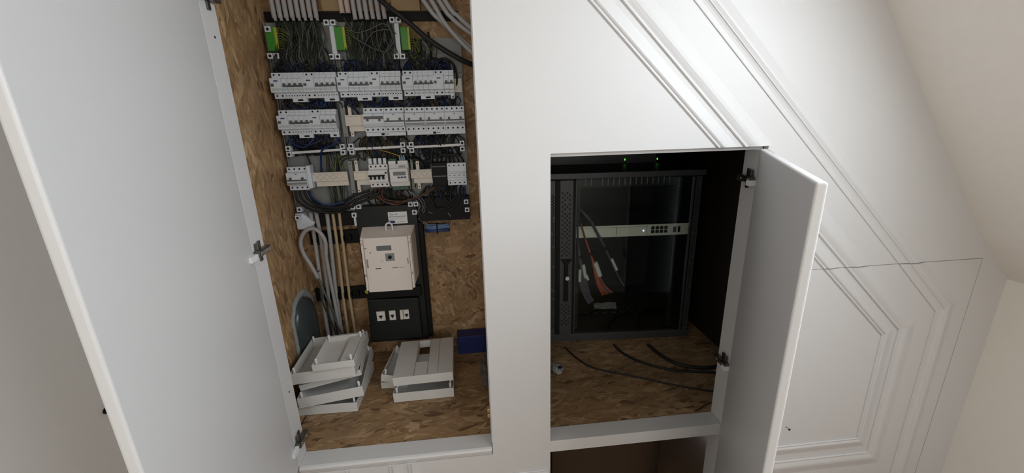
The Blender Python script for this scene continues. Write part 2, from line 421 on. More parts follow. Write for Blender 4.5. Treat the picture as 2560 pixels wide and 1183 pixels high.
# ------------------------------------------------------------------ the two cupboards: frames, OSB boards, open doors
def hinge(parent, base, sx, label):
    """concealed hinge; +x away from the jamb, sx mirrors"""
    h = MB()
    def bx(mb, x0, x1, y0, y1, z0, z1): mb.box(base[0] + sx * x0, base[0] + sx * x1, base[1] + y0, base[1] + y1, base[2] + z0, base[2] + z1)
    h.use('metal_d'); bx(h, 0.0045, 0.017, -0.002, 0.058, -0.0085, 0.0085)
    h.use('metal'); bx(h, 0.017, 0.019, 0.002, 0.054, -0.006, 0.006)
    o = h.build('hinge', None, parent, bevel=0.0012)
    if label: o['label'] = label
    k = MB(); bx(k, 0.0005, 0.0045, 0.024, 0.036, -0.027, 0.027); k.box(base[0] + sx * 0.0045, base[0] + sx * 0.012, base[1] + 0.006, base[1] + 0.020, base[2] + 0.004, base[2] + 0.026)
    k.build('mounting_plate', 'metal_d', o, bevel=0.0015)
    s_ = MB()
    for y in (0.012, 0.040): s_.cyl((base[0] + sx * 0.019, base[1] + y, base[2]), (base[0] + sx * 0.0205, base[1] + y, base[2]), 0.0045, 10)
    s_.build('screw', 'metal', o)
    c = MB(); bx(c, -0.001, 0.003, -0.044, -0.030, -0.034, 0.026)
    c.build('cup_plate', 'metal_d', o, bevel=0.001)
    w_ = MB()
    if sx > 0: bx(w_, 0.003, 0.013, -0.036, -0.002, -0.012, 0.002)
    else: bx(w_, 0.004, 0.020, -0.006, 0.012, -0.016, -0.001)
    w_.build('link_arm', 'plas_w', o, bevel=0.0008)
    return o
FZ = -0.983
left = thing('electrical_cupboard', 'tall left cupboard in the white wall, lined with wood flake board, door wide open', 'cupboard', (-0.547, 0, FZ))
lo = Vector((0.547, 0, -FZ))
def part(mb, name, key=None, parent=None, bevel=0, label=None, o=None):
    return shift(mb, o if o is not None else lo).build(name, key, parent or left, bevel=bevel, label=label)
part(MB().box(-0.566, -0.547, 0.0005, 0.06, -0.981, 0.92), 'side_jamb', 'paint', bevel=0.0008)
part(MB().box(0.0215, 0.040, T + 0.0008, 0.06, -0.981, 0.92), 'side_jamb', 'paint', bevel=0.0008)
mb = MB(); pr = [(0.06, -1.006), (0.06, -0.981), (0.004, -0.981), (-0.0015, -0.9835), (-0.0045, -0.989), (-0.0035, -0.996), (0.000, -1.0005), (0.001, -1.0065)]
mb.prism(pr, 0, -0.547, 0.0215)
part(mb, 'bottom_rail', 'paint', bevel=0.0006)
part(MB().box(-0.69, 0.20, 0.06, 0.628, -1.001, FZ), 'floor_board', 'osb_floor')
part(MB().box(-0.69, 0.20, 0.610, 0.628, FZ, 0.92), 'back_board', 'osb_back')
part(MB().box(-0.693, -0.675, 0.06, 0.610, FZ, 0.92), 'side_board', 'osb_side')
part(MB().box(0.182, 0.200, 0.06, 0.610, FZ, 0.92), 'partition', 'osb_side')
part(MB().box(-0.69, 0.20, 0.06, 0.628, 0.92, 0.94), 'top_board', 'osb_floor')
# tall left door, built closed then swung
LW, LT = 0.572, 0.0155
def swung(mb, hx, hy, ang, base):
    c, s_ = math.cos(ang), math.sin(ang); out = []
    for v in mb.v:
        x, y = v[0] - hx, v[1] - hy
        out.append((hx + c * x - s_ * y - base[0], hy + s_ * x + c * y - base[1], v[2] - base[2]))
    mb.v = out; return mb
# local closed pose: inner face at y = 0, outer face at y = -LT, hinge edge at hx
mb = MB().box(-0.547, -0.547 + LW, -LT, 0, -0.978, 0.90)
ld = swung(mb, -0.547, 0.0, math.radians(-79.3), (-0.547, 0, FZ)).build('door', 'paint', left, bevel=0.0035, segs=3)
for z in (-0.318, -0.905, 0.262):
    hinge(left, (0.0, 0.0, z - FZ), 1, None)
for (px, py) in ((537, 93), (723, 980)):
    p = PX(px, py, -0.547); part(MB().cyl((p.x - 0.001, p.y, p.z), (p.x + 0.0008, p.y, p.z), 0.0028, 8), 'screw_hole', 'hole')
for z in (-0.893, -0.913): part(MB().box(0.014, 0.0215, 0.050, 0.066, z, z + 0.013), 'door_catch', 'brass', bevel=0.001)

right = thing('rack_cupboard', 'right cupboard in the white wall with a small open door and black rack inside', 'cupboard', (0.757, 0, FZ))
ro = Vector((-0.757, 0, -FZ))
part(MB().box(0.7665, 0.787, 0.0008, 0.06, ZF + 0.02, -0.107), 'side_jamb', 'paint', right, 0.0008, None, ro)
part(MB().box(0.204, 0.7662, 0.0005, 0.060, -1.0225, -0.981), 'bottom_rail', 'paint', right, 0.0012, None, ro)
part(MB().box(0.204, 0.787, 0.0182, 0.045, -0.1075, -0.0975), 'top_rail', 'paint', right, 0.0008, None, ro)
part(MB().box(0.204, 1.02, 0.06, 1.30, -1.001, FZ), 'floor_board', 'osb_floor', right, 0, None, ro)
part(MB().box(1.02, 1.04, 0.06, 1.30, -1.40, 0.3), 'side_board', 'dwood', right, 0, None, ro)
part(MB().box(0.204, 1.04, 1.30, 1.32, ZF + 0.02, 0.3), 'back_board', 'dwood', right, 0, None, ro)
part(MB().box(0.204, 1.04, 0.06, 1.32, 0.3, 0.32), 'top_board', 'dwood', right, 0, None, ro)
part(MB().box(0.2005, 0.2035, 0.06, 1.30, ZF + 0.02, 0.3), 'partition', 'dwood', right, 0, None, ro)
mb = MB().box(0.765 - 0.571, 0.765, -LT, 0, -1.39, -0.1035)
def mould_door(m, ln, prof, z1):
    xs = 0.765 - 0.571 + 0.002
    mould(m, [(lx(ln, -0.1045), -0.1045), (0.763, 0.247 + (0.763 - ln[0]) * ln[1])], prof, cut0=1, y=-LT, side=1)
for ln, prof in ((LA, PA), (LB, PB)): 
    m = MB(); mould_door(m, ln, prof, 0)
    swung(m, 0.765, 0.0, math.radians(61.0), (0.757, 0, FZ)).build('moulding', 'paint', right)
swung(mb, 0.765, 0.0, math.radians(61.0), (0.757, 0, FZ)).build('door', 'paint', right, bevel=0.0035, segs=3)
for z in (-0.186, -0.762): hinge(right, (0.0090, 0.0, z - FZ), -1, None)
mb = MB(); p = PX(1827, 743, 0.766); mb.cyl((0.7672, p.y, p.z), (0.769, p.y, p.z), 0.003, 8)
part(mb, 'screw_hole', 'hole', right, 0, None, ro)

# ------------------------------------------------------------------ inside the left cupboard: mounting frame
BY = 0.596      # front of the base plates
board = thing('distribution_board', 'grey plastic mounting frame in three columns screwed to the flake board', 'distribution board', (-0.335, BY, -0.385))
bo = Vector((0.335, -BY, 0.385))
def bpart(mb, name, key=None, bevel=0, label=None, parent=None): return shift(mb, bo).build(name, key, parent or board, bevel=bevel, label=label)
for i, (x0, x1) in enumerate(((-0.668, -0.450), (-0.446, -0.229), (-0.225, -0.006))):
    z1, z0 = (0.32, -0.37) if i < 2 else (0.268, -0.375)
    mb = MB().box(x0, x1, BY, 0.609, z0, z1)
    for x in (x0, x1 - 0.004): mb.box(x, x + 0.004, BY - 0.010, BY, z0, z1)
    for k in range(9):
        zz = z0 + 0.05 + k * (z1 - z0 - 0.1) / 8
        mb.box(x0 + 0.01, x1 - 0.01, BY - 0.003, BY, zz, zz + 0.004)
    bpart(mb, 'base_plate', 'plas_d')
def clip_post(x, z, ears, tall):
    """pair(s) of round-holed screw lugs on a stem; ears: list of (dx, dz)"""
    mb = MB().use('plas')
    r = 0.0085
    for dx, dz in ears:
        mb.box(x + dx - r, x + dx + r, 0.545, 0.572, z + dz - r, z + dz + r)
    mb.box(x - 0.004, x + 0.004, 0.560, BY, z - 0.006, z + 0.006)
    if tall: mb.box(x - 0.0075, x + 0.0075, 0.562, 0.590, min(z, z + tall), max(z, z + tall))
    mb.use('hole')
    for dx, dz in ears: mb.cyl((x + dx, 0.5445, z + dz), (x + dx, 0.5455, z + dz), 0.0048, 12)
    return bpart(mb, 'screw_post')
E = 0.0105
for (x, z) in ((-0.439, 0.311), (-0.223, 0.318)): clip_post(x, z, [(-E, 0), (E, 0)], -0.112)
for (x, z) in ((-0.438, 0.205), (-0.220, 0.203)): clip_post(x, z, [(-E, 0), (E, 0)], 0)
clip_post(-0.640, 0.292, [(0, 0)], 0); clip_post(-0.643, 0.210, [(-0.004, 0), (0.016, 0)], 0)
for (x, z) in ((-0.4385, -0.106), (-0.224, -0.107)): clip_post(x, z, [(-0.0155, E), (0.0155, E), (-0.0155, -E), (0.0155, -E)], 0)
clip_post(-0.642, -0.107, [(0, E), (0, -E)], 0); clip_post(-0.0225, -0.108, [(0, E), (0, -E)], 0)
for x in (-0.640, -0.436, -0.222, -0.020):
    ears = [(-E, 0), (E, 0)] if -0.6 < x < -0.1 else [(0, 0)]
    clip_post(x, -0.320, ears, 0)
    dx = 0.008 if x < -0.6 else (0.010 if x > -0.1 else -0.008)
    clip_post(x - (0.012 if x < -0.6 else 0.010 if x > -0.5 and x < -0.3 else -0.002), -0.352, [(0, 0)], -0.045 if -0.6 < x < -0.1 else 0)
mb = MB().prism([(-0.668, -0.340), (-0.640, -0.340), (-0.600, -0.380), (-0.625, -0.400), (-0.640, -0.402), (-0.668, -0.402)], 1, 0.566, 0.594)
bpart(mb, 'corner_bracket', 'plas', bevel=0.002)
for xs in (((-0.634, -0.113), (-0.458, -0.107)), ((-0.421, -0.107), (-0.242, -0.104)), ((-0.206, -0.107), (-0.030, -0.104))):
    (xa, za), (xb, zb) = xs
    mb = MB().hexa([(xa, 0.556, za - 0.0045), (xb, 0.556, zb - 0.0045), (xb, 0.566, zb - 0.0045), (xa, 0.566, za - 0.0045), (xa, 0.556, za + 0.0045), (xb, 0.556, zb + 0.0045), (xb, 0.566, zb + 0.0045), (xa, 0.566, za + 0.0045)])
    bpart(mb, 'cross_bar', 'plas_w', bevel=0.001)
# steel upright supports
for (x, z0, z1, wd) in ((-0.438, -0.062, 0.062, 0.016), (-0.438, -0.268, -0.150, 0.014), (-0.196, -0.262, -0.158, 0.010), (-0.015, 0.03, 0.145, 0.012), (-0.215, -0.262, -0.150, 0.008)):
    mb = MB().use('plas_d').box(x - wd / 2, x + wd / 2, 0.556, 0.594, z0, z1).use('hole').cyl((x, 0.5555, z0 + 0.008), (x, 0.5562, z0 + 0.008), 0.002, 8).cyl((x, 0.5555, z1 - 0.010), (x, 0.5562, z1 - 0.010), 0.002, 8)
    bpart(mb, 'upright_support')
for (x, z0, z1) in ((-0.413, -0.062, 0.050), (-0.415, -0.268, -0.148), (-0.193, -0.262, -0.158)):
    mb = MB().use('cream').box(x - 0.005, x + 0.006, 0.548, 0.556, z0, z1).use('hole').cyl((x, 0.5475, z0 + 0.009), (x, 0.5482, z0 + 0.009), 0.0022, 8).cyl((x, 0.5475, z1 - 0.009), (x, 0.5482, z1 - 0.009), 0.0022, 8)
    bpart(mb, 'cream_bracket')
# DIN rail covers: crosshatched cream strips
def din(x0, x1, zt, zb, split, hatch=True):
    mb = MB().use('cream').box(x0, x1, 0.542, 0.552, split, zt).box(x0 + 0.010, x1, 0.546, 0.556, zb, split)
    mb.use('dark')
    mb.box(x0, x1, 0.5416, 0.542, split - 0.0002, split + 0.0004)
    mb.box(x0, x1, 0.5416, 0.542, zt - 0.0055, zt - 0.0050)
    if hatch:
        h = (zt - 0.006) - (split + 0.005); n = int((x1 - x0) / h / 0.95)
        for k in range(n):
            a = x0 + 0.006 + k * (x1 - x0 - 0.012) / n; c = a + (x1 - x0 - 0.012) / n
            for (u, v) in ((split + 0.005, zt - 0.006), (zt - 0.006, split + 0.005)):
                mb.hexa([(a, 0.5416, u), (c, 0.5416, v), (c, 0.542, v), (a, 0.542, u), (a, 0.5416, u + 0.0006), (c, 0.5416, v + 0.0006), (c, 0.542, v + 0.0006), (a, 0.542, u + 0.0006)])
    bpart(mb, 'rail_cover')
din(-0.574, -0.449, -0.186, -0.237, -0.219)
din(-0.426, -0.368, -0.186, -0.238, -0.219, False)
din(-0.220, -0.141, -0.189, -0.240, -0.221)
din(-0.430, -0.364, 0.013, -0.044, -0.025, False)
MBx = MB().use('cream').box(-0.044, -0.012, 0.552, 0.566, 0.082, 0.128)
bpart(MBx, 'rail_cover')
# gap strips behind: dark channel at the top and bottom
bpart(MB().box(-0.664, -0.010, BY - 0.001, 0.609, 0.325, 0.355), 'cable_channel', 'black')
bpart(MB().box(-0.602, -0.446, BY - 0.020, 0.609, -0.398, -0.345), 'cable_channel', 'black')
bpart(MB().box(-0.205, -0.008, BY - 0.040, 0.609, -0.392, -0.300), 'cable_channel', 'black')

# ------------------------------------------------------------------ circuit breakers
MW = 0.0176
ZM, HH = 0.0, 0.0425
NOSE = 0.516; SHO = 0.532; BK = 0.556
def profile(low_strip=False):
    return [(BK, -0.0415), (SHO, -0.0415), (SHO, -0.0245), (NOSE + 0.002, -0.0225), (NOSE, -0.0205), (NOSE, 0.021), (NOSE + 0.002, 0.0225), (SHO, 0.0245), (SHO, 0.0415), (BK, 0.0415)]
def body_poly(mb, x0, x1, gap=0.0004):
    mb.prism([(y, z) for (y, z) in profile()], 0, x0 + gap, x1 - gap)
def holes(mb, xs, r, z, y=SHO):
    for x in xs: mb.cyl((x, y - 0.0003, z), (x, y + 0.0006, z), r, 8)
def rcbo(x, z, n_tog, label, first=True):
    """test unit of two modules and a row of narrow breakers clipped together"""
    t = thing('circuit_breaker', label, 'circuit breaker', (x, NOSE, z), 0, 'breaker blocks on the two upper rails')
    o = Vector((0, -NOSE, 0)); nm = 2 + n_tog
    mb = MB(); body_poly(mb, 0, 2 * MW)
    mb.box(-0.001, 2 * MW - 0.0006, NOSE - 0.003, NOSE + 0.004, -0.022, 0.0235)
    shift(mb, o).build('test_unit', 'plas', t)
    for k in range(n_tog):
        m = MB(); body_poly(m, (2 + k) * MW, (3 + k) * MW); shift(m, o).build('module_body', 'plas', t)
    m = MB(); holes(m, [MW * 0.5, MW * 1.5], 0.0033, -0.0325); holes(m, [MW * 0.5, MW * 1.5], 0.0033, 0.035)
    for k in range(n_tog):
        xx = (2 + k) * MW
        holes(m, [xx + 0.0045, xx + 0.0125], 0.0019, -0.0325); holes(m, [xx + 0.006, xx + 0.013], 0.0009, 0.034)
    shift(m, o).build('terminal_holes', 'hole', t, kind='stuff')
    m = MB().box(2 * MW + 0.002, nm * MW - 0.001, NOSE - 0.0006, NOSE + 0.001, -0.0055, 0.0010)
    shift(m, o).build('toggle_bar', 'dark', t)
    for k in range(n_tog):
        xx = (2 + k) * MW + MW * 0.5
        m = MB().hexa([(xx - 0.004, NOSE - 0.0055, 0.000), (xx + 0.004, NOSE - 0.0055, 0.000), (xx + 0.004, NOSE + 0.001, -0.001), (xx - 0.004, NOSE + 0.001, -0.001), (xx - 0.0035, NOSE - 0.0065, 0.006), (xx + 0.0035, NOSE - 0.0065, 0.006), (xx + 0.0035, NOSE + 0.001, 0.0075), (xx - 0.0035, NOSE + 0.001, 0.0075)])
        shift(m, o).build('toggle', 'dark', t)
    m = MB()
    for k in range(n_tog): m.box((2 + k) * MW + 0.001, (3 + k) * MW - 0.001, NOSE - 0.0008, NOSE, -0.0165, -0.0085)
    m.box(0.003, 2 * MW - 0.002, NOSE - 0.0038, NOSE - 0.003, -0.0165, -0.0085)
    shift(m, o).build('label_strip', 'label', t)
    m = MB().use('bluemark').box(0.012, 0.025, NOSE - 0.0037, NOSE - 0.003, 0.0125, 0.0165).use('dark').box(0.001, 0.011, NOSE - 0.0037, NOSE - 0.003, -0.003, 0.006)
    shift(m, o).build('printed_marks', None, t)
    m = MB().use('plas').box(3.2 * MW, nm * MW - 0.001, 0.534, 0.550, -0.0535, -0.0415).use('hole').box(3.2 * MW + (nm - 3.2) * MW * 0.35, 3.2 * MW + (nm - 3.2) * MW * 0.7, 0.5336, 0.534, -0.0505, -0.0445)
    shift(m, o).build('busbar_cover', None, t)
    return t
ROW1, ROW2 = 0.1135, -0.0075
rcbo(-0.6495, ROW1, 4, 'breaker block at far left of the top row')
rcbo(-0.6495 + 6 * MW, ROW1, 4, 'breaker block second from left in the top row')
rcbo(-0.4320, ROW1, 4, 'breaker block left half of the middle column in the top row, bright label windows')
rcbo(-0.4320 + 6 * MW, ROW1, 4, 'breaker block right half of the middle column in the top row')
rcbo(-0.2140, ROW1, 4, 'breaker block first in the right column of the top row')
rcbo(-0.2140 + 6 * MW, ROW1, 2, 'short breaker block with two toggles at right end of the top row')
rcbo(-0.6480, ROW2, 4, 'breaker block at far left of the second row')
rcbo(-0.6480 + 6 * MW, ROW2, 3, 'breaker block with three toggles, second from left in the second row')
def fourpole(x, z, label, bar='low', wide=False, side=False, group='four-pole switches'):
    t = thing('residual_current_switch', label, 'circuit breaker', (x, NOSE, z), 0, group)
    o = Vector((0, -NOSE, 0)); n = 4
    mb = MB(); body_poly(mb, 0, 4 * MW); shift(mb, o).build('body', 'plas', t)
    m = MB(); holes(m, [MW * (k + 0.5) for k in range(4)], 0.0033, -0.033); holes(m, [MW * (k + 0.5) for k in range(4)], 0.0033, 0.0345)
    shift(m, o).build('terminal_holes', 'hole', t, kind='stuff')
    z0 = 0.004 if bar == 'high' else -0.0075
    shift(MB().box(0.002, 4 * MW - 0.0015, NOSE - 0.001, NOSE, z0, z0 + (0.0095 if bar == 'high' else 0.0055)), o).build('toggle_bar', 'dark', t)
    zt = z0 - 0.007 if bar == 'high' else z0 + 0.0055
    for xx in (0.015, 0.056):
        shift(MB().box(xx - 0.0035, xx + 0.0035, NOSE - 0.006, NOSE, zt, zt + 0.008), o).build('toggle', 'dark', t)
    shift(MB().box(0.0195, 0.0515, NOSE - 0.003, NOSE, zt, zt + 0.0065), o).build('toggle_bridge', 'plas_w', t)
    shift(MB().box(0.002, 4 * MW - 0.002, NOSE - 0.0008, NOSE, -0.0195, -0.0115), o).build('label_strip', 'label' if wide else 'plas_d', t)
    shift(MB().box(0.031, 0.038, NOSE - 0.0006, NOSE, 0.0165, 0.0185), o).build('test_button', 'bluemark', t)
    if side: shift(MB().box(4 * MW, 4 * MW + 0.013, 0.524, 0.560, -0.036, 0.046), o).build('side_block', 'plas', t, bevel=0.001)
    return t
fourpole(-0.3620, ROW2 + 0.0005, 'four-pole switch first in the middle of the second row, dark bar across its upper front', 'high', True)
fourpole(-0.3620 + 4 * MW, ROW2 + 0.0005, 'four-pole switch just left of the gap in the second row, white label half wide', 'low', True)
for k, nm in enumerate(('just right of the black gap', 'between two alike', 'at right end')):
    fourpole(-0.2190 + 4 * MW * k, ROW2 - 0.0005, 'four-pole switch %s in the second row' % nm)
fourpole(-0.6540, -0.2030, 'four-pole main switch alone at left end of the third row', 'low', False, True)
# busbar label holders under the second row
for (x0, x1, lab) in ((-0.3600, -0.2215, 'long pale label holder under the middle four-pole switches'), (-0.2170, -0.0075, 'long pale label holder under the three right four-pole switches')):
    t = thing('label_holder', lab, 'label holder', ((x0 + x1) / 2, 0.536, -0.056)); h = (x1 - x0) / 2
    MB().box(-h, h, -0.004, 0.010, -0.0065, 0.0065).build('strip', 'plas', t, bevel=0.001)
    c = 0.0 if h > 0.08 else -0.005
    MB().box(c - 0.012, c - 0.001, -0.0046, -0.004, -0.004, 0.0035).build('emblem', 'hole', t)
    MB().box(c + 0.001, c + 0.014, -0.0046, -0.004, -0.001, 0.0015).build('printed_mark', 'dark', t)
# black-toggle four-pole breaker
t = thing('circuit_breaker', 'four-pole breaker with joined black toggles beside the white power meter', 'circuit breaker', (-0.3675, NOSE, -0.2045))
o = Vector((0, -NOSE, 0))
mb = MB(); body_poly(mb, 0, 4 * MW * 0.97); shift(mb, o).build('body', 'plas_w', t)
m = MB(); holes(m, [MW * (k + 0.5) * 0.97 for k in range(4)], 0.0033, -0.0325); holes(m, [MW * (k + 0.5) * 0.97 for k in range(4)], 0.0033, 0.034)
m.cyl((0.062, NOSE - 0.0008, 0.012), (0.062, NOSE, 0.012), 0.0036, 10)
shift(m, o).build('terminal_holes', 'hole', t, kind='stuff')
shift(MB().box(0.001, 0.058, NOSE - 0.009, NOSE, 0.0005, 0.0055), o).build('toggle_bridge', 'black', t)
for k in range(4):
    shift(MB().box(0.005 + k * 0.0148, 0.0115 + k * 0.0148, NOSE - 0.0085, NOSE, -0.0105, 0.0005), o).build('toggle', 'black', t)
    shift(MB().box(0.008 + k * 0.0148 + 0.004, 0.0118 + k * 0.0148 + 0.0045, NOSE - 0.002, NOSE, -0.0135, -0.001), o).build('switch_slot', 'plas_w', t)
for k in range(4): shift(MB().box(0.0025 + k * 0.0172, 0.0135 + k * 0.0172, 0.530, 0.545, 0.043, 0.064), o).build('terminal_sleeve', 'plas', t, bevel=0.001)
# power meter
t = thing('power_meter', 'white rail-mounted power meter with small grey display and three blue keys', 'meter', (-0.2945, 0.512, -0.2045))
W_ = 0.0705
MB().prism([(0, -0.030), (0.004, -0.0415), (W_, -0.0415), (W_, 0.0415), (0, 0.0415)], 1, 0.018, 0.045).build('body', 'plas_w', t, bevel=0.001)
MB().box(0.003, W_ - 0.001, 0.0, 0.020, -0.024, 0.026).build('front', 'plas_w', t, bevel=0.0015)
MB().box(0.001, 0.027, 0.008, 0.020, 0.038, 0.053).build('terminal_cover', 'plas_w', t, bevel=0.001)
MB().box(0.034, W_, 0.008, 0.020, 0.038, 0.053).build('terminal_cover', 'plas_w', t, bevel=0.001)
MB().box(0.016, 0.061, -0.0006, 0.001, 0.001, 0.0145).build('display', 'lcd', t)
for k in range(3): MB().box(0.030 + k * 0.0115, 0.0385 + k * 0.0115, -0.001, 0.001, -0.0095, -0.0035).build('key', 'bluemark', t)
MB().box(0.003, 0.013, -0.0006, 0.001, -0.008, -0.0075).box(0.038, 0.060, -0.0006, 0.001, 0.0305, 0.034).build('printed_mark', 'plas_d', t)
g_ = MB().use('green_d').box(0.006, 0.064, 0.014, 0.040, -0.054, -0.0415).box(0.006, 0.030, 0.014, 0.040, 0.0415, 0.060).use('w_grey')
for k in range(4): g_.box(0.009 + k * 0.0145, 0.0135 + k * 0.0145, 0.0135, 0.0141, -0.051, -0.046)
g_.build('terminal_strip', None, t)
g_ = MB()
for k in range(3): g_.prism([(0.041 + k * 0.0075, 0.053), (0.047 + k * 0.0075, 0.053), (0.045 + k * 0.0075, 0.072), (0.041 + k * 0.0075, 0.072)], 1, 0.012, 0.024)
g_.build('wire_plug', 'w_lblue', t)
# black terminal block
t = thing('terminal_block', 'black terminal block between cream rail cover and pale end terminals', 'terminal block', (-0.1400, 0.520, -0.2095))
MB().prism([(0.002, -0.040), (0.056, -0.040), (0.056, -0.020), (0.056, 0.046), (0.0, 0.046), (0.0, 0.0)], 1, 0, 0.040).build('body', 'black', t, bevel=0.002)
MB().box(-0.0015, 0.0015, 0.004, 0.03, -0.004, 0.042).build('edge_strip', 'plas_d', t)
MB().box(0.004, 0.052, -0.002, 0.001, 0.030, 0.034).box(0.004, 0.052, -0.002, 0.001, -0.006, -0.002).build('ridge', 'dark', t)
MB().box(0.008, 0.048, 0.002, 0.040, -0.056, -0.040).build('lower_shroud', 'black', t)
# pale end terminals
t = thing('surge_protector', 'pale grey four-pole unit at right end of the third row', 'circuit breaker', (-0.0835, NOSE, -0.2095))
mb = MB().prism([(BK, -0.0415), (SHO, -0.0415), (SHO, -0.022), (0.522, -0.020), (0.522, 0.004), (0.526, 0.006), (0.526, 0.0415), (BK, 0.0415)], 0, 0, 4 * MW)
shift(mb, o).build('body', 'plas', t)
m = MB(); holes(m, [MW * (k + 0.5) for k in range(4)], 0.0030, -0.0325); holes(m, [MW * (k + 0.5) for k in range(4)], 0.0026, 0.033, 0.526)
for k in range(4): m.box(MW * (k + 0.3), MW * (k + 0.7), 0.5216, 0.522, -0.004, -0.002)
m.box(0.0, 4 * MW, 0.5216, 0.522, -0.0125, -0.012); m.box(0.0, 4 * MW, 0.5256, 0.526, 0.009, 0.0096)
shift(m, o).build('terminal_holes', 'hole', t, kind='stuff')

# green earth blocks with a yellow edge
for (x, z, w1, lab) in ((-0.652, 0.262, 0.028, 'green earth terminal block at left edge of the board, with fanned yellow wires'), (-0.430, 0.262, 0.027, 'green earth terminal block in the middle, wires hanging beside it'), (-0.211, 0.260, 0.023, 'green earth terminal block at right, half under the black cable')):
    t = thing('earth_terminal', lab, 'terminal block', (x, 0.552, z), 0, 'green earth terminals')
    MB().prism([(0, 0.037), (w1, 0.037), (w1 + 0.001, -0.036), (0.001, -0.036)], 1, 0, 0.030).build('housing', 'green', t, bevel=0.0015)
    MB().box(w1, w1 + 0.008, -0.001, 0.024, -0.035, 0.037).build('yellow_strip', 'yellow', t, bevel=0.001)
    m = MB()
    for k in range(9):
        zz = 0.032 - k * 0.0078
        x1 = w1 + 0.006; dx = 0.018 + 0.012 * random.random() + (0.012 if x < -0.6 else 0); dz = -0.012 - 0.012 * random.random()
        m.tube([(x1, 0.006, zz), (x1 + dx * 0.5, 0.002, zz + 0.001), (x1 + dx, 0.012, zz + dz), (x1 + dx + 0.004, 0.020, zz + dz * 2.4)], 0.0011, 5, 5)
    m.build('wires', 'w_gy', t, kind='stuff')

# ------------------------------------------------------------------ conduits and cables at the top
for k in range(8):
    x0 = -0.618 + k * 0.0193
    t = thing('conduit_pipe', 'grey conduit end in the left row at top, %s' % ('leftmost', 'second from left', 'third from left', 'fourth from left', 'fourth from right', 'third from right', 'second from right', 'rightmost')[k], 'conduit', (x0, 0.562, 0.326), 0, 'left row of grey conduit ends')
    MB().tube([(0, 0, 0.002), (-0.002, 0, 0.10), (-0.006, 0, 0.58)], 0.0078, 10, 5).build('pipe', 'conduit', t)
    MB().cyl((0, 0, 0.004), (0.003, 0, -0.006), 0.0052, 8).build('cable_end', 'conduit', t)
for k in range(2):
    t = thing('conduit_pipe', 'pinkish conduit end at top middle, %s of the pair' % ('left', 'right')[k], 'conduit', (-0.396 + k * 0.0310 * 0.62, 0.556, 0.340), 0, 'pair of pinkish conduit ends')
    MB().tube([(0, 0, 0), (-0.003, 0, 0.12), (-0.005, 0, 0.56)], 0.0084, 10, 5).build('pipe', 'conduit_p', t)
    MB().cyl((0, 0, -0.0006), (0, 0, 0.0005), 0.0062, 10).build('bore', 'hole', t)
for k in range(6):
    x0 = -0.357 + k * 0.0196
    t = thing('conduit_pipe', 'grey conduit end in the row of six at top middle, %s' % ('first', 'second', 'third', 'fourth', 'fifth', 'last')[k], 'conduit', (x0, 0.564, 0.322 + 0.002 * (k % 2)), 0, 'middle row of grey conduit ends')
    MB().tube([(0, 0, 0), (-0.004, 0, 0.10), (-0.012, 0, 0.58)], 0.0076, 10, 5).build('pipe', 'conduit', t)
tops = [((1040, -60), (1058, 0), (1105, 55), (1155, 100), (1196, 136)), ((1066, -60), (1078, 0), (1110, 55), (1150, 102), (1192, 142)), ((1085, -60), (1097, 0), (1130, 45), (1165, 75), (1196, 96)), ((1100, -60), (1112, 0), (1145, 40), (1180, 72), (1204, 92))]
for i, c in enumerate(tops):
    pts = [P(px, py, 0.50 - 0.012 * (i % 2) - 0.02 * (i // 2)) for px, py in c]
    pts[0] += Vector((-0.25, 0, 0.35)) * 0.6
    wire('flexible_conduit', pts, 0.0075, 'conduit', 'grey flexible conduit slanting down to the right at top right, %s' % ('lowest', 'second lowest', 'second highest', 'highest')[i], 'conduit', n=10)
wire('thick_cable', [P(900, -60, 0.50), P(952, 0, 0.49), P(1020, 55, 0.49), P(1080, 105, 0.49), P(1150, 148, 0.50), P(1190, 165, 0.52)], 0.0085, 'w_black', 'thick black cable running diagonally across the top of the board', 'cable', n=10)
MB_ = MB().box(-0.465, -0.405, 0.575, 0.609, 0.352, 0.92)
tag(MB_.build('timber_batten', 'wood', None), 'pine batten at top between the left and middle conduits', 'batten')
MB_ = MB().box(-0.235, -0.140, 0.575, 0.609, 0.352, 0.92)
tag(MB_.build('timber_batten', 'wood', None), 'pine batten at top right of the middle conduits', 'batten')

# ------------------------------------------------------------------ loose wiring (uncountable bundles)
def bundle(name, label, n, xr0, z0, xr1, z1, keys, y0=0.575, y1=0.550, sway=0.02, r=0.0016, out=0.02):
    mb = MB()
    for i in range(n):
        mb.use(random.choice(keys))
        a = random.uniform(*xr0); c = a + random.uniform(*xr1)
        za = z0 + random.uniform(-0.004, 0.004); zb = z1 + random.uniform(-0.004, 0.004)
        m1 = Vector((a + (c - a) * 0.3 + random.uniform(-sway, sway), y0 - random.uniform(0, out), za + (zb - za) * 0.35))
        m2 = Vector((a + (c - a) * 0.7 + random.uniform(-sway, sway), y1 - random.uniform(0, out) * 0.5, za + (zb - za) * 0.72))
        mb.tube([(a, y0, za), m1, m2, (c, y1, zb)], r * random.uniform(0.8, 1.25), 5, 5)
    ob = mb.build(name, None, None, kind='stuff'); return tag(ob, label, 'wires')
K1 = ['w_green', 'w_green', 'w_black', 'w_grey', 'w_black', 'w_green']
K2 = ['w_black', 'w_black', 'w_dblue', 'w_black', 'w_dblue', 'w_dblue', 'w_blue']
bundle('wire_bundle', 'dark wires hanging below the left row of eight conduits', 90, (-0.622, -0.478), 0.322, (-0.02, 0.035), 0.160, K1)
bundle('wire_bundle', 'dark wires hanging below the middle conduits', 90, (-0.392, -0.245), 0.322, (-0.02, 0.03), 0.160, K1)
bundle('wire_bundle', 'thin dark wires under the right green earth terminal', 34, (-0.190, -0.130), 0.262, (-0.03, 0.05), 0.158, K1 + ['w_gy'], sway=0.03)
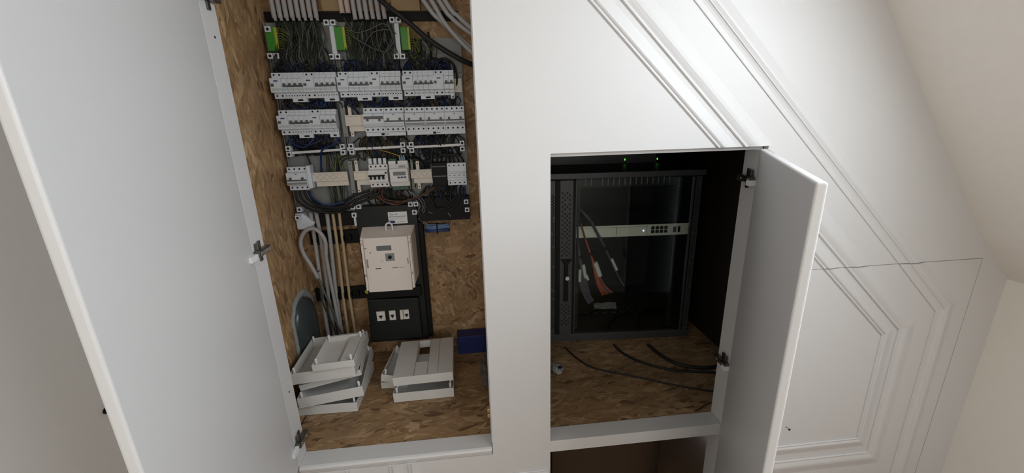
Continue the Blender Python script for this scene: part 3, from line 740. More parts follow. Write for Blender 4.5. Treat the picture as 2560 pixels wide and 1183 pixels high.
for (a, c, lab) in ((-0.645, -0.440, 'dark loops of wire along the top of the left column breakers'), (-0.430, -0.220, 'dark loops of wire along the top of the middle column breakers'), (-0.210, -0.045, 'dark loops of wire along the top of the right column breakers')):
    mb = MB()
    for i in range(46):
        mb.use(random.choice(K2)); x = random.uniform(a, c); w_ = random.uniform(0.015, 0.055) * random.choice((-1, 1)); h = random.uniform(0.012, 0.040)
        if x + w_ > c + 0.01 or x + w_ < a - 0.01: w_ = -w_
        mb.tube([(x, 0.548, 0.156), (x + w_ * 0.15, 0.545 - random.random() * 0.015, 0.156 + h * 0.8), (x + w_ * 0.5, 0.545, 0.156 + h), (x + w_ * 0.9, 0.560, 0.156 + h * 0.6), (x + w_, 0.575, 0.15)], random.uniform(0.0014, 0.0024), 5, 5)
    tag(mb.build('wire_bundle', None, None, kind='stuff'), lab, 'wires')
for (a, c, lab) in ((-0.640, -0.450, 'dark wires between first and second breaker rows, left column'), (-0.425, -0.225, 'dark wires between first and second breaker rows, middle column'), (-0.210, -0.030, 'dark wires between first and second breaker rows, right column')):
    bundle('wire_bundle', lab, 60, (a, c), 0.066, (-0.02, 0.02), 0.038, K2 + ['w_black', 'w_brown'], 0.560, 0.556, 0.012, 0.0021)
bundle('wire_bundle', 'dark wires under the second row, left column, with dull blue loops', 46, (-0.630, -0.465), -0.055, (-0.02, 0.03), -0.125, K2, 0.560, 0.585, 0.02, 0.0022)
bundle('wire_bundle', 'dark wires behind the middle cross bar', 60, (-0.40, -0.235), -0.066, (-0.03, 0.05), -0.150, ['w_black', 'w_green', 'w_green', 'w_black', 'w_dblue', 'w_brown'], 0.575, 0.575, 0.03, 0.0022)
bundle('wire_bundle', 'dark wires behind the right cross bar', 50, (-0.20, -0.030), -0.066, (-0.03, 0.03), -0.150, ['w_black', 'w_green', 'w_black', 'w_dblue'], 0.575, 0.580, 0.03, 0.0022)
bundle('wire_bundle', 'grey green wires dropping behind the left cream rail cover', 16, (-0.535, -0.470), -0.120, (-0.015, 0.02), -0.335, ['w_green', 'w_green', 'w_grey', 'w_gy', 'w_black'], 0.580, 0.580, 0.02, 0.0024, 0.008)
bundle('wire_bundle', 'dark wires below the power meter and the black-toggle breaker', 40, (-0.37, -0.230), -0.258, (-0.03, 0.05), -0.325, ['w_black', 'w_black', 'w_brown', 'w_green', 'w_dblue'], 0.565, 0.580, 0.03, 0.0020)
bundle('wire_bundle', 'black wires below the black terminal block at right', 36, (-0.17, -0.030), -0.256, (-0.03, 0.03), -0.350, ['w_black', 'w_black', 'w_dblue', 'w_green'], 0.565, 0.575, 0.02, 0.0026)
bundle('wire_bundle', 'dark wires between the cross bar and black terminal block', 20, (-0.30, -0.14), -0.150, (-0.01, 0.05), -0.185, ['w_black', 'w_green', 'w_black'], 0.575, 0.575, 0.03, 0.0024)
def pw(name, seq, r, key, label, cat='wire', group=None):
    return wire(name, [P(a, b_, y) for (a, b_, y) in seq], r, key, label, cat, group)
# earth wires curling right of the middle earth terminal
for i, s_ in enumerate((((860, 45, .55), (885, 80, .53), (920, 75, .52), (960, 60, .53), (985, 95, .54), (965, 128, .54), (930, 120, .54), (880, 90, .53)),
                        ((905, 150, .54), (910, 115, .53), (935, 80, .52), (975, 75, .53), (990, 85, .55)),
                        ((925, 60, .55), (930, 100, .53), (945, 125, .54), (955, 95, .55)),
                        ((1060, 85, .57), (1090, 120, .57), (1085, 145, .57), (1060, 130, .57)))):
    pw('loose_wire', s_, 0.0014, 'w_grey' if i != 3 else 'w_green', ('thin grey wire in a wide loop between the middle and right green terminals', 'thin grey wire arching above the middle breakers', 'short thin grey wire dangling inside the wide loop', 'thin dark wire loop below the diagonal black cable')[i])
# black arches over the right column
pw('black_wire_arch', ((1018, 182, .545), (1020, 160, .53), (1045, 150, .52), (1070, 162, .53), (1078, 182, .545)), 0.0030, 'w_black', 'black wire arch over the right column breakers, left one')
pw('black_wire_arch', ((1086, 182, .545), (1092, 158, .53), (1112, 146, .52), (1135, 162, .525), (1142, 195, .545), (1140, 225, .56)), 0.0034, 'w_black', 'black wire arch over the right column breakers, right one')
pw('black_cable', ((1070, 80, .575), (1078, 120, .57), (1076, 150, .57), (1072, 180, .57)), 0.0035, 'w_black', 'short black cable dropping below the diagonal cable at right')
# blue loops under second row
pw('blue_wire', ((722, 338, .545), (728, 356, .54), (760, 368, .535), (785, 345, .54), (783, 325, .55)), 0.0030, 'w_blue', 'blue wire loop hanging under the left column, outer one')
pw('blue_wire', ((738, 340, .545), (748, 356, .54), (770, 362, .535), (800, 352, .54), (802, 338, .55)), 0.0030, 'w_dblue', 'dark blue wire loop hanging under the left column, inner one')
pw('blue_wire', ((848, 318, .55), (846, 345, .54), (832, 362, .54), (806, 375, .55), (802, 400, .575), (804, 440, .58)), 0.0034, 'w_blue', 'blue wire sweeping from second row down to the cream rail cover')
pw('blue_wire', ((790, 255, .55), (800, 268, .54), (812, 262, .54), (816, 246, .55)), 0.0026, 'w_blue', 'small blue wire loop between the rows, left column')
pw('blue_wire', ((865, 246, .55), (872, 262, .54), (890, 276, .55), (900, 292, .57)), 0.0034, 'w_dblue', 'dark blue wires beside the upright support above the cream cover')
pw('blue_wire', ((930, 248, .55), (940, 266, .54), (954, 262, .54), (956, 246, .55)), 0.0024, 'w_blue', 'small blue wire loop between the rows, middle column')
pw('blue_wire', ((774, 478, .55), (782, 495, .54), (812, 512, .535), (850, 508, .54), (880, 498, .55)), 0.0034, 'w_blue', 'blue wire curving right below the main switch')
for i, s_ in enumerate((((748, 478, .55), (756, 498, .545), (785, 518, .54), (840, 525, .535), (890, 500, .53), (935, 480, .54)),
                        ((760, 478, .55), (772, 500, .54), (800, 516, .535), (850, 518, .53), (900, 496, .53), (950, 482, .54)),
                        ((738, 478, .55), (748, 506, .545), (790, 528, .54), (850, 530, .54), (895, 508, .535), (960, 486, .55)),
                        ((770, 478, .55), (784, 502, .55), (815, 520, .55), (845, 515, .55), (880, 492, .54), (925, 476, .55)))):
    pw('black_cable', s_, 0.0048, 'w_black', 'heavy black cable sweeping from main switch to the black-toggle breaker, ' + ('upper middle', 'second from top', 'lowest', 'topmost at left')[i], 'cable')
for i, s_ in enumerate((((935, 470, .55), (945, 492, .54), (975, 508, .535), (1020, 500, .53), (1050, 490, .53), (1085, 468, .54)),
                        ((948, 470, .55), (952, 495, .54), (985, 512, .535), (1030, 498, .53), (1065, 485, .53), (1092, 465, .54)),
                        ((958, 468, .55), (955, 488, .54), (968, 500, .54), (1005, 503, .54), (1045, 494, .535), (1075, 476, .545)))):
    pw('brown_wire', s_, 0.0024, 'w_brown', 'brown wire looping from black-toggle breaker to black terminal block, ' + ('middle one', 'lowest one', 'shortest one')[i])
for i in range(4):
    x = 1092 + i * 11
    pw('black_cable', ((x, 412, .56), (x + 2, 396, .55), (x + 16, 386, .55), (x + 30, 396, .55), (x + 34, 412, .56)), 0.0036, 'w_black', 'black cable arch over pale end terminals, number %s from left' % ('one', 'two', 'three', 'four')[i], 'cable')
for i, s_ in enumerate((((1085, 482, .56), (1080, 505, .54), (1092, 522, .545), (1110, 520, .55)), ((1112, 470, .56), (1110, 492, .545), (1122, 505, .54), (1136, 494, .545), (1140, 470, .555)), ((1150, 470, .56), (1148, 495, .55), (1138, 515, .55), (1120, 528, .55)), ((1125, 470, .56), (1126, 500, .55), (1112, 520, .55)))):
    pw('black_cable', s_, 0.0045, 'w_black', 'black cable hanging under pale end terminals, ' + ('leftmost', 'shaped like a U', 'rightmost', 'straightest')[i], 'cable')
pw('blue_wire', ((1160, 468, .555), (1161, 485, .555), (1160, 502, .56)), 0.0042, 'w_dblue', 'short dark blue wire under the right corner of the end terminals')
pw('yellow_wire', ((952, 376, .56), (975, 382, .555), (998, 390, .55)), 0.0016, 'w_yellow', 'bright yellow wire entering the power meter from above')
pw('thick_cable', ((1015, 398, .57), (1040, 400, .56), (1056, 412, .56), (1062, 436, .57)), 0.0085, 'w_black', 'thick black cable hooking down right of the power meter', 'cable')
pw('thick_cable', ((1095, 335, .57), (1082, 370, .57), (1078, 410, .57)), 0.0060, 'w_black', 'black cable dropping to the black terminal block', 'cable')
for i, s_ in enumerate((((760, 378, .58), (772, 400, .575), (782, 430, .58)), ((838, 420, .58), (850, 398, .575), (870, 388, .57), (905, 378, .575)), ((846, 430, .58), (858, 402, .57), (878, 394, .57), (900, 390, .575)))):
    pw('green_cable', s_, 0.0030, 'w_green' if i else 'w_black', ('dark cable beside the main switch', 'grey green cable curving under the cross bar, upper', 'grey green cable curving under the cross bar, lower')[i], 'cable')
# thin white tails to the blue coil
for i, s_ in enumerate((((1022, 478, .55), (1050, 500, .54), (1058, 520, .55), (1048, 545, .57), (1070, 562, .58)),
                        ((1028, 480, .55), (1058, 500, .54), (1062, 525, .55), (1052, 548, .57), (1080, 566, .58)),
                        ((1040, 500, .55), (1050, 515, .55), (1042, 540, .57), (1060, 560, .58)),
                        ((1072, 530, .55), (1085, 536, .56), (1098, 542, .575)),
                        ((1120, 532, .55), (1128, 545, .56), (1128, 560, .58), (1120, 570, .585)))):
    pw('thin_wire', s_, 0.0010, 'w_white' if i != 1 else 'w_lblue', ('thin white wire, longest of those running to the blue coil', 'thin light blue wire running to the blue coil', 'short thin white wire at left of the blue coil', 'short stray white wire above the blue coil', 'thin white wire at right end of the blue coil')[i])
t = thing('wire_coil', 'folded blue and pale wire bundle with black tie on the flake board', 'wire bundle', (-0.145, 0.592, -0.430))
m = MB()
for k in range(9):
    zz = 0.014 - k * 0.0036; m.use('w_lblue' if k < 5 else 'w_blue')
    if k < 5: m.use('bluefold')
    m.tube([(-0.047 + random.random() * 0.006, 0, zz), (-0.02, -0.006, zz + random.uniform(-.002, .002)), (0.02, -0.006, zz + random.uniform(-.002, .002)), (0.046 + random.random() * 0.006, 0, zz)], 0.0034, 6, 5)
m.build('coil', None, t)
MB().box(0.000, 0.005, -0.014, 0.004, -0.022, 0.019).build('cable_tie', 'black', t, bevel=0.001)

# ------------------------------------------------------------------ pipes on the back board below
for i, z in enumerate((-0.448, -0.690)):
    t = thing('pipe_clip_rail', 'black clip rail holding the upright pipes, %s of the two' % ('upper', 'lower')[i], 'bracket', (-0.555, 0.596, z))
    MB().box(-0.085 if i == 0 else -0.100, 0.110, -0.004, 0.012, -0.027, 0.027).build('rail', 'black', t, bevel=0.002)
    for k in range(6):
        x = -0.060 + k * 0.026 + (0 if i == 0 else -0.002)
        MB().box(x, x + 0.008, -0.026, -0.002, -0.012, 0.012).build('clip', 'black', t, bevel=0.0015)
pipes = (((776, 530), (790, 620), (806, 740), (822, 845), 'conduit', 'first grey pipe from the left'), ((790, 530), (806, 620), (822, 740), (838, 845), 'conduit', 'second grey pipe from the left'),
         ((817, 530), (828, 620), (841, 740), (856, 845), 'conduit', 'third grey pipe from the left'), ((831, 528), (844, 620), (858, 740), (872, 845), 'conduit_c', 'cream pipe right of the grey ones'), ((847, 527), (859, 620), (874, 740), (890, 845), 'conduit_c', 'rightmost cream pipe'))
for (a, b_, c, d, key, lab) in pipes:
    pts = [P(*a, 0.574), P(*b_, 0.574), P(*c, 0.574), P(*d, 0.578)]
    e = pts[-1] + (pts[-1] - pts[-2]).normalized() * 0.08
    e.z = max(e.z, FZ + 0.002); pts.append(e)
    q = MB(); q.tube(pts, 0.0075 if key == 'conduit' else 0.0058, 10, 5)
    tag(q.build('upright_pipe', key, None), lab + ', running down the back board', 'pipe')
pw('cable_loop', ((815, 640, .545), (812, 600, .54), (790, 574, .54), (766, 576, .54), (752, 600, .54), (757, 630, .54), (778, 665, .54), (795, 695, .545)), 0.0078, 'conduit', 'grey conduit bent in a hairpin loop beside the pipes', 'conduit')
pw('grey_pipe', ((815, 638, .545), (826, 700, .55), (838, 760, .556), (852, 845, .565)), 0.0068, 'conduit', 'grey pipe running down from the hairpin loop', 'pipe')
for i, s_ in enumerate((((795, 695, .545), (806, 720, .54), (820, 752, .54), (838, 790, .545), (850, 845, .56)), ((796, 697, .545), (802, 730, .54), (808, 760, .54), (826, 800, .55), (846, 845, .565)), ((797, 698, .55), (812, 730, .55), (828, 775, .55), (845, 815, .55), (862, 845, .565)))):
    pw('grey_wire', s_, 0.0032, 'w_grey' if i != 1 else 'w_green', 'dark grey wire leaving the end of the hairpin conduit, ' + ('middle', 'left', 'right')[i])
q = MB().cyl(P(782, 683, .545), P(800, 677, .545), 0.002, 8); tag(q.build('cable_tie', 'black', None), 'black tie round the end of the hairpin conduit', 'cable tie')

# duct behind an arched cut in the side board
duct = thing('ventilation_duct', 'glossy grey duct in an arched hole of the side board, sealant round it', 'duct', (-0.675, 0.50, FZ))
m = MB(); rim = []; inner = []
def arch(w_, h, n=16):
    pts = [(-w_, 0.001)]
    for k in range(n + 1):
        a = math.pi - math.pi * k / n
        pts.append((w_ * math.cos(a), h - w_ * 0.85 + w_ * 0.85 * math.sin(a)))
    pts.append((w_, 0.001)); return pts
A1 = arch(0.108, 0.352); A2 = arch(0.084, 0.325)
r_ = random.Random(3)
A1 = [(p[0] + r_.uniform(-.005, .005), p[1] + r_.uniform(-.004, .004) if p[1] > 0.01 else 0.001) for p in A1]
A2 = [(p[0] + r_.uniform(-.005, .005), p[1]) for p in A2]
nn = len(A1)
vs = [(0.0008, p[0], p[1]) for p in A1] + [(0.007, (p[0] + q_[0]) / 2, (p[1] + q_[1]) / 2) for p, q_ in zip(A1, A2)] + [(0.0015, p[0], p[1]) for p in A2]
m.add(vs, [(i + k * nn, i + 1 + k * nn, i + 1 + (k + 1) * nn, i + (k + 1) * nn) for i in range(nn - 1) for k in range(2)])
m.build('sealant', 'foam', duct)
m = MB(); m.smooth = True
rings = []
N_ = 14
for j in range(12):
    t_ = j / 11
    zz = 0.001 + 0.325 * t_
    sc = 1.0 if t_ < 0.72 else math.sqrt(max(0.0, 1 - ((t_ - 0.72) / 0.285) ** 2))
    rings.append([(0.001 + 0.034 * sc * math.sin(math.pi * k / N_), -0.090 * sc * math.cos(math.pi * k / N_), zz) for k in range(N_ + 1)])
m.add([p for r in rings for p in r], [(j * (N_ + 1) + k, j * (N_ + 1) + k + 1, (j + 1) * (N_ + 1) + k + 1, (j + 1) * (N_ + 1) + k) for j in range(11) for k in range(N_)])
m.build('duct_wall', 'zinc', duct)

# ------------------------------------------------------------------ electricity meter on its black board
t = thing('meter_board', 'tall black meter board on the back wall, upper part behind the cream meter', 'meter board', (-0.335, 0.565, -0.90))
q = Vector((0.335, -0.565, 0.90))
shift(MB().box(-0.444, -0.212, 0.556, 0.5955, -0.905, -0.322), q).build('board', 'black2', t, bevel=0.003)
shift(MB().box(-0.215, -0.196, 0.570, 0.609, -0.905, -0.40), q).build('side_cover', 'black', t, bevel=0.002)
shift(MB().prism([(-0.446, -0.888), (-0.234, -0.888), (-0.236, -0.705), (-0.436, -0.700)], 1, 0.534, 0.556), q).build('fuse_cover', 'black2', t, bevel=0.004)
shift(MB().box(-0.432, -0.222, 0.540, 0.556, -0.700, -0.655), q).build('middle_strip', 'black', t, bevel=0.003)
shift(MB().cyl((-0.436, 0.545, -0.668), (-0.436, 0.556, -0.668), 0.009, 10), q).build('yellow_plug', 'yellow', t)
for i, (xa, xb) in enumerate(((-0.407, -0.374), (-0.357, -0.332), (-0.314, -0.279))):
    m = MB().use('cream').box(xa, xb, 0.528, 0.534, -0.793, -0.752)
    c = (xa + xb) / 2 if i < 2 else xb - 0.009
    m.use('plas_w').box(c - 0.010, c + 0.010, 0.526, 0.529, -0.790, -0.756).use('hole').box(c - 0.0065, c + 0.0065, 0.5235, 0.5262, -0.775, -0.768).box(c - 0.0028, c + 0.003, 0.5235, 0.5262, -0.781, -0.775)
    if i == 2: m.box(c - 0.0145, c - 0.0125, 0.5275, 0.528, -0.793, -0.752)
    shift(m, q).build('fuse_window', None, t)
m = MB().box(-0.3225, -0.2505, 0.5545, 0.5555, -0.3955, -0.3485)
st = shift(m, q).build('sticker', 'paper', t)
a0 = Vector((-0.3185, 0.5543, -0.361)) + q
text('lettering', 'Gas- of', 0.0105, a0, 'bluemark', st)
text('lettering', 'stroomstoring?', 0.0100, a0 + Vector((0, 0, -0.0085)), 'bluemark', st)
shift(MB().box(-0.3175, -0.2985, 0.554, 0.5545, -0.3925, -0.3830), q).build('blue_emblem', 'bluemark', st)
shift(MB().box(-0.292, -0.262, 0.554, 0.5545, -0.3895, -0.3885).box(-0.3175, -0.268, 0.554, 0.5545, -0.3765, -0.3758), q).build('print_line', 'dark', st)
t = thing('electricity_meter', 'cream electricity meter with grey display mounted on the black board', 'meter', (-0.327, 0.556, -0.54))
q = Vector((0.327, -0.556, 0.54))
fr = 0.466
m = MB(); m.prism([(-0.405, -0.423), (-0.243, -0.423), (-0.243, -0.640), (-0.408, -0.640)], 1, fr, fr + 0.012)
shift(m, q).build('front_cover', 'meter', t, bevel=0.004)
m = MB(); m.hexa([(-0.418, fr + 0.010, -0.620), (-0.232, fr + 0.010, -0.620), (-0.225, 0.556, -0.610), (-0.425, 0.556, -0.610), (-0.418, fr + 0.010, -0.425), (-0.232, fr + 0.010, -0.425), (-0.225, 0.556, -0.402), (-0.425, 0.556, -0.402)])
shift(m, q).build('case', 'meter', t, bevel=0.003)
for x in (-0.412, -0.238):
    shift(MB().box(x - 0.004, x + 0.004, fr + 0.002, fr + 0.02, -0.565, -0.432), q).build('side_rib', 'meter', t, bevel=0.001)
    shift(MB().box(x - 0.004, x + 0.004, fr + 0.003, fr + 0.02, -0.632, -0.575), q).build('side_rib', 'meter', t, bevel=0.001)
m = MB()
for x in (-0.412, -0.238):
    for z in (-0.446, -0.570): m.cyl((x, fr + 0.0005, z), (x, fr + 0.003, z), 0.003, 8)
shift(m, q).build('seal_screw', 'brass', t)
shift(MB().box(-0.360, -0.306, fr - 0.0012, fr + 0.001, -0.474, -0.455), q).build('display', 'lcd', t, bevel=0.0005)
shift(MB().box(-0.331, -0.298, fr - 0.0008, fr, -0.516, -0.486), q).build('key_plate', 'plas_d', t)
shift(MB().cyl((-0.3145, fr - 0.004, -0.501), (-0.3145, fr, -0.501), 0.0072, 14), q).build('button', 'hole', t)
m = MB().use('plas_d').box(-0.402, -0.396, fr - 0.0006, fr, -0.540, -0.505).box(-0.351, -0.340, fr - 0.0006, fr, -0.5105, -0.5100).box(-0.351, -0.340, fr - 0.0006, fr, -0.5190, -0.5185).box(-0.351, -0.3505, fr - 0.0006, fr, -0.519, -0.510).box(-0.3405, -0.340, fr - 0.0006, fr, -0.519, -0.510)
m.use('hole').box(-0.251, -0.249, fr - 0.0006, fr, -0.530, -0.508).box(-0.404, -0.396, fr - 0.0006, fr, -0.463, -0.461).cyl((-0.384, fr - 0.0006, -0.4805), (-0.384, fr, -0.4805), 0.0022, 8).box(-0.372, -0.352, fr - 0.0006, fr, -0.545, -0.5425).box(-0.310, -0.288, fr - 0.0006, fr, -0.5445, -0.5425).box(-0.284, -0.266, fr - 0.0006, fr, -0.5445, -0.5435)
shift(m, q).build('printed_marks', None, t, kind='stuff')
m = MB(); m.tube([(-0.328, 0.52, -0.412), (-0.328, 0.52, -0.394), (-0.3235, 0.52, -0.385), (-0.316, 0.52, -0.382), (-0.3085, 0.52, -0.385), (-0.304, 0.52, -0.394), (-0.304, 0.52, -0.412)], 0.0035, 8, 5)
shift(m, q).build('hanging_eye', 'plas_w', t)

# ------------------------------------------------------------------ cover trays stacked on the cupboard floor
def tray(name, label, w_, d_, h, loc, rz, tilt=(0, 0), slot=False, up=True, group=None, ledge=False):
    t = thing(name, label, 'cover', loc, rz, group); t.rotation_euler = (tilt[0], tilt[1], rz)
    th = 0.003; m = MB()
    if up:
        m.box(0, w_, 0, d_, 0, th)
    z0, z1 = (th, h) if up else (0, h - th)
    m.box(0, w_, 0, th, z0, z1); m.box(0, w_, d_ - th, d_, z0, z1); m.box(0, th, th, d_ - th, z0, z1); m.box(w_ - th, w_, th, d_ - th, z0, z1)
    if not up:
        if slot:
            sx0, sx1, sy0, sy1 = slot
            m.box(0, sx0, 0, d_, h - th, h); m.box(sx1, w_, 0, d_, h - th, h); m.box(sx0, sx1, 0, sy0, h - th, h); m.box(sx0, sx1, sy1, d_, h - th, h)
        else: m.box(0, w_, 0, d_, h - th, h)
    m.build('shell', 'tray', t, bevel=0.0007, segs=1)
    if slot:
        sx0, sx1, sy0, sy1 = slot
        m = MB(); m.box(sx0 - 0.004, sx0, sy0, sy1, 0.006, h - th); m.box(sx1, sx1 + 0.004, sy0, sy1, 0.006, h - th); m.box(sx0, sx1, sy1, sy1 + 0.004, 0.006, h - th); m.box(sx0, sx1, sy0 - 0.004, sy0, 0.006, h - th)
        m.build('slot_frame', 'tray', t)
        m = MB()
        for x in (sx0 - 0.001, sx1 + 0.001, sx1 + 0.038): m.box(x - 0.0006, x + 0.0006, 0.003, d_ - 0.003, h, h + 0.0012)
        m.box(w_ - 0.014, w_ - 0.009, 0.018, 0.021, h, h + 0.001); m.box(w_ - 0.014, w_ - 0.009, d_ - 0.018, d_ - 0.014, h, h + 0.001)
        m.build('rib', 'plas_d', t)
    if ledge:
        MB().box(w_ - 0.050, w_ - 0.003, 0.004, d_ - 0.004, h - 0.010, h - 0.007).build('ledge', 'tray', t)
    for (x, y) in ((0.012, 0.014), (w_ - 0.012, 0.014), (0.012, d_ - 0.014), (w_ - 0.012, d_ - 0.014)):
        m = MB()
        if up: m.cyl((x, y, h - 0.006), (x, y, h + 0.011), 0.0042, 8).sphere((x, y, h + 0.011), 0.0046, 8)
        else: m.cyl((x, y, -0.010), (x, y, 0.004), 0.0042, 8).sphere((x, y, -0.010), 0.0046, 8)
        m.build('fixing_pin', 'plas_w', t)
    return t
R = math.radians
gl = 'grey cover trays stacked at left'; gr = 'grey cover trays stacked at right'
tray('cover_tray', 'lowest grey tray of the left stack, lying on the flake board floor', 0.215, 0.25, 0.036, (-0.650, 0.232, FZ + 0.0005), R(-1), group=gl)
tray('cover_tray', 'second tray from the bottom of the left stack, its long side showing at right', 0.213, 0.262, 0.038, (-0.619, 0.214, -0.940), R(5), (0, R(-4.2)), group=gl)
tray('cover_tray', 'steeply tilted grey tray between the second and top large tray of left stack', 0.205, 0.25, 0.022, (-0.617, 0.240, -0.890), R(7), (0, R(-7.5)), group=gl)
tray('cover_tray', 'largest open grey tray near the top of the left stack, small tray resting on it', 0.209, 0.235, 0.042, (-0.632, 0.222, -0.852), R(2), (0, R(-3.0)), group=gl)
tray('cover_tray', 'smallest grey tray on top of the left stack, open side up', 0.136, 0.178, 0.024, (-0.553, 0.212, -0.800), R(1.5), (R(1.0), R(-2.5)), group=gl, ledge=True)
tray('cover_tray', 'grey tray with pins up at the bottom of the right stack', 0.215, 0.245, 0.037, (-0.316, 0.256, FZ + 0.0005), R(1.2), group=gr)
tray('slotted_cover', 'grey cover with oblong slot lying face up on the right stack', 0.211, 0.245, 0.034, (-0.310, 0.254, -0.9135), R(1.2), (0, R(-0.6)), slot=(0.074, 0.119, 0.086, 0.236), up=False)
tray('cover_tray', 'grey tray leaning behind the left edge of the right stack, black inside', 0.10, 0.19, 0.030, (-0.372, 0.330, -0.940), R(-6), (0, R(10)), group=gr)
tray('cover_tray', 'flat grey tray on the floor peeking out left of the right stack', 0.10, 0.20, 0.026, (-0.377, 0.345, FZ + 0.0005), R(-5), group=gr)

# blue box and the crumpled bag
t = thing('blue_box', 'dark blue flat box on the cupboard floor behind the post', 'box', (-0.034, 0.568, FZ))
MB().box(-0.057, 0.090, -0.030, 0.030, 0.0005, 0.076).build('carton', 'bluebox', t, bevel=0.001)
MB().box(-0.058, 0.091, -0.031, 0.031, 0.064, 0.083).build('lid', 'bluebox', t, bevel=0.001)
rr = random.Random(11)
bm = bmesh.new(); bmesh.ops.create_icosphere(bm, subdivisions=4, radius=1.0)
for v in bm.verts:
    n_ = 0.75 + 0.35 * abs(math.sin(v.co.x * 5 + v.co.z * 3) * math.cos(v.co.y * 6 - v.co.z * 4)) + rr.uniform(-0.05, 0.05)
    v.co = Vector((v.co.x * 0.045 * n_, v.co.y * 0.11 * n_, max(-0.0325, v.co.z * 0.045 * n_)))
me = bpy.data.meshes.new('plastic_bag'); bm.to_mesh(me); bm.free(); me.materials.append(M['bag'])
ob = bpy.data.objects.new('plastic_bag', me); COL.objects.link(ob); ob.location = (0.045, 0.36, FZ + 0.033)
tag(ob, 'crumpled dull plastic bag on the floor half hidden by the post', 'bag')
pts = [PZ(770, 1030, FZ + 0.001), PZ(760, 1050, FZ + 0.001), PZ(752, 1068, FZ + 0.001)]
wire('thin_wire', pts, 0.0012, 'w_black', 'thin dark wire lying on the floor by the lowest left hinge')

# ------------------------------------------------------------------ server rack in the right cupboard
RA = math.radians(-4.0)
rack = thing('server_rack', 'black server rack with a tinted glass door inside the right cupboard', 'server rack', (0.312, 0.580, FZ), RA)
RU = Vector((math.cos(RA), math.sin(RA), 0)); RN = Vector((-math.sin(RA), math.cos(RA), 0)); RO = Vector((0.312, 0.580, FZ))
C0 = Vector((0, CAMY, 0))
def RP(px, py, off=0.0):          # point in rack coordinates on the plane `off` behind its front
    d = ray(px, py); k = ((RO - C0).dot(RN) + off) / d.dot(RN); p = C0 + d * k - RO
    return Vector((p.dot(RU), off, p.z))
RW, RH, RD = 0.630, 0.752, 0.55
m = MB().use('steel_k')
m.box(0.02, RW - 0.02, 0.02, RD, RH - 0.004, RH).box(0, RW, 0.02, RD, 0, 0.02).box(0, 0.003, 0.02, RD, 0.02, RH).box(RW - 0.003, RW, 0.02, RD, 0.02, RH).box(0, RW, RD - 0.003, RD, 0.02, RH)
m.box(0, 0.02, 0.02, RD, RH - 0.004, RH).box(RW - 0.02, RW, 0.02, RD, RH - 0.004, RH)
m.build('body', None, rack)
MB().box(-0.004, RW + 0.004, -0.004, 0.02, RH - 0.022, RH).build('front_bar', 'steel_g', rack, bevel=0.001)
MB().box(0, RW, 0.0, 0.02, 0, 0.035).build('front_bar', 'steel_g', rack, bevel=0.001)
def perforated(name, x0, x1, z0, z1, y, cols, holes_, key='steel_g', th=0.0015):
    MB().box(x0, x1, y, y + th, z0, z1).build(name, key, rack)
    m = MB()
    for (x, z) in holes_: m.cyl((x, y - 0.0004, z), (x, y + 0.0004, z), 0.0040, 7)
    m.build('perforation', 'hole', rack, kind='stuff')
def zz_h(x0, x1, z0, z1, n, step=0.0125):
    hs = []; z = z1; k = 0
    while z > z0:
        for c in range(n):
            if (k + c) % 2 == 0 and random.random() < 0.93: hs.append((x0 + (c + 0.5) * (x1 - x0) / n, z))
        z -= step / 2; k += 1
    return hs
zt = RH - 0.028
perforated('frame_strip', 0.006, 0.026, 0.035, zt, 0.004, 2, zz_h(0.010, 0.024, 0.06, zt - 0.06, 2))
perforated('door_strip', 0.046, 0.098, 0.035, zt, -0.002, 4, zz_h(0.050, 0.090, 0.40, zt - 0.05, 4, 0.0190) + zz_h(0.050, 0.090, 0.08, 0.18, 4, 0.0190))
perforated('frame_strip', RW - 0.030, RW - 0.006, 0.035, zt, 0.004, 2, zz_h(RW - 0.026, RW - 0.010, 0.05, zt - 0.05, 2))
MB().box(0.108, 0.113, -0.003, 0.004, 0.035, zt).build('door_edge', 'steel_g', rack, bevel=0.001)
MB().box(RW - 0.045, RW - 0.038, -0.003, 0.004, 0.035, zt).build('door_edge', 'steel_g', rack, bevel=0.001)
MB().box(0.0975, 0.108, 0.0, 0.012, 0.035, zt).box(0.027, 0.0455, 0.0, 0.012, 0.035, zt).build('door_channel', 'black', rack)
m = MB().box(0.1135, RW - 0.0455, 0.0, 0.003, 0.038, zt)
m.build('glass_pane', 'glass', rack)
h0 = 0.37
MB().prism([(0.048, h0 + 0.022), (0.096, h0 + 0.022), (0.080, h0), (0.082, h0 - 0.17), (0.062, h0 - 0.17), (0.064, h0)], 1, -0.012, -0.002).build('handle', 'black', rack, bevel=0.002)
pk = RP(1418, 696, -0.012)
m = MB().cyl((pk.x, -0.017, pk.z), (pk.x, -0.011, pk.z), 0.0085, 16); m.build('lock', 'cream', rack)
p2 = RP(1421, 788, -0.004); MB().tube([(p2.x, -0.003, p2.z), (p2.x - 0.002, -0.003, p2.z - 0.008), (p2.x - 0.003, -0.003, p2.z - 0.016)], 0.0011, 5, 3).build('key_ring', 'brass', rack)
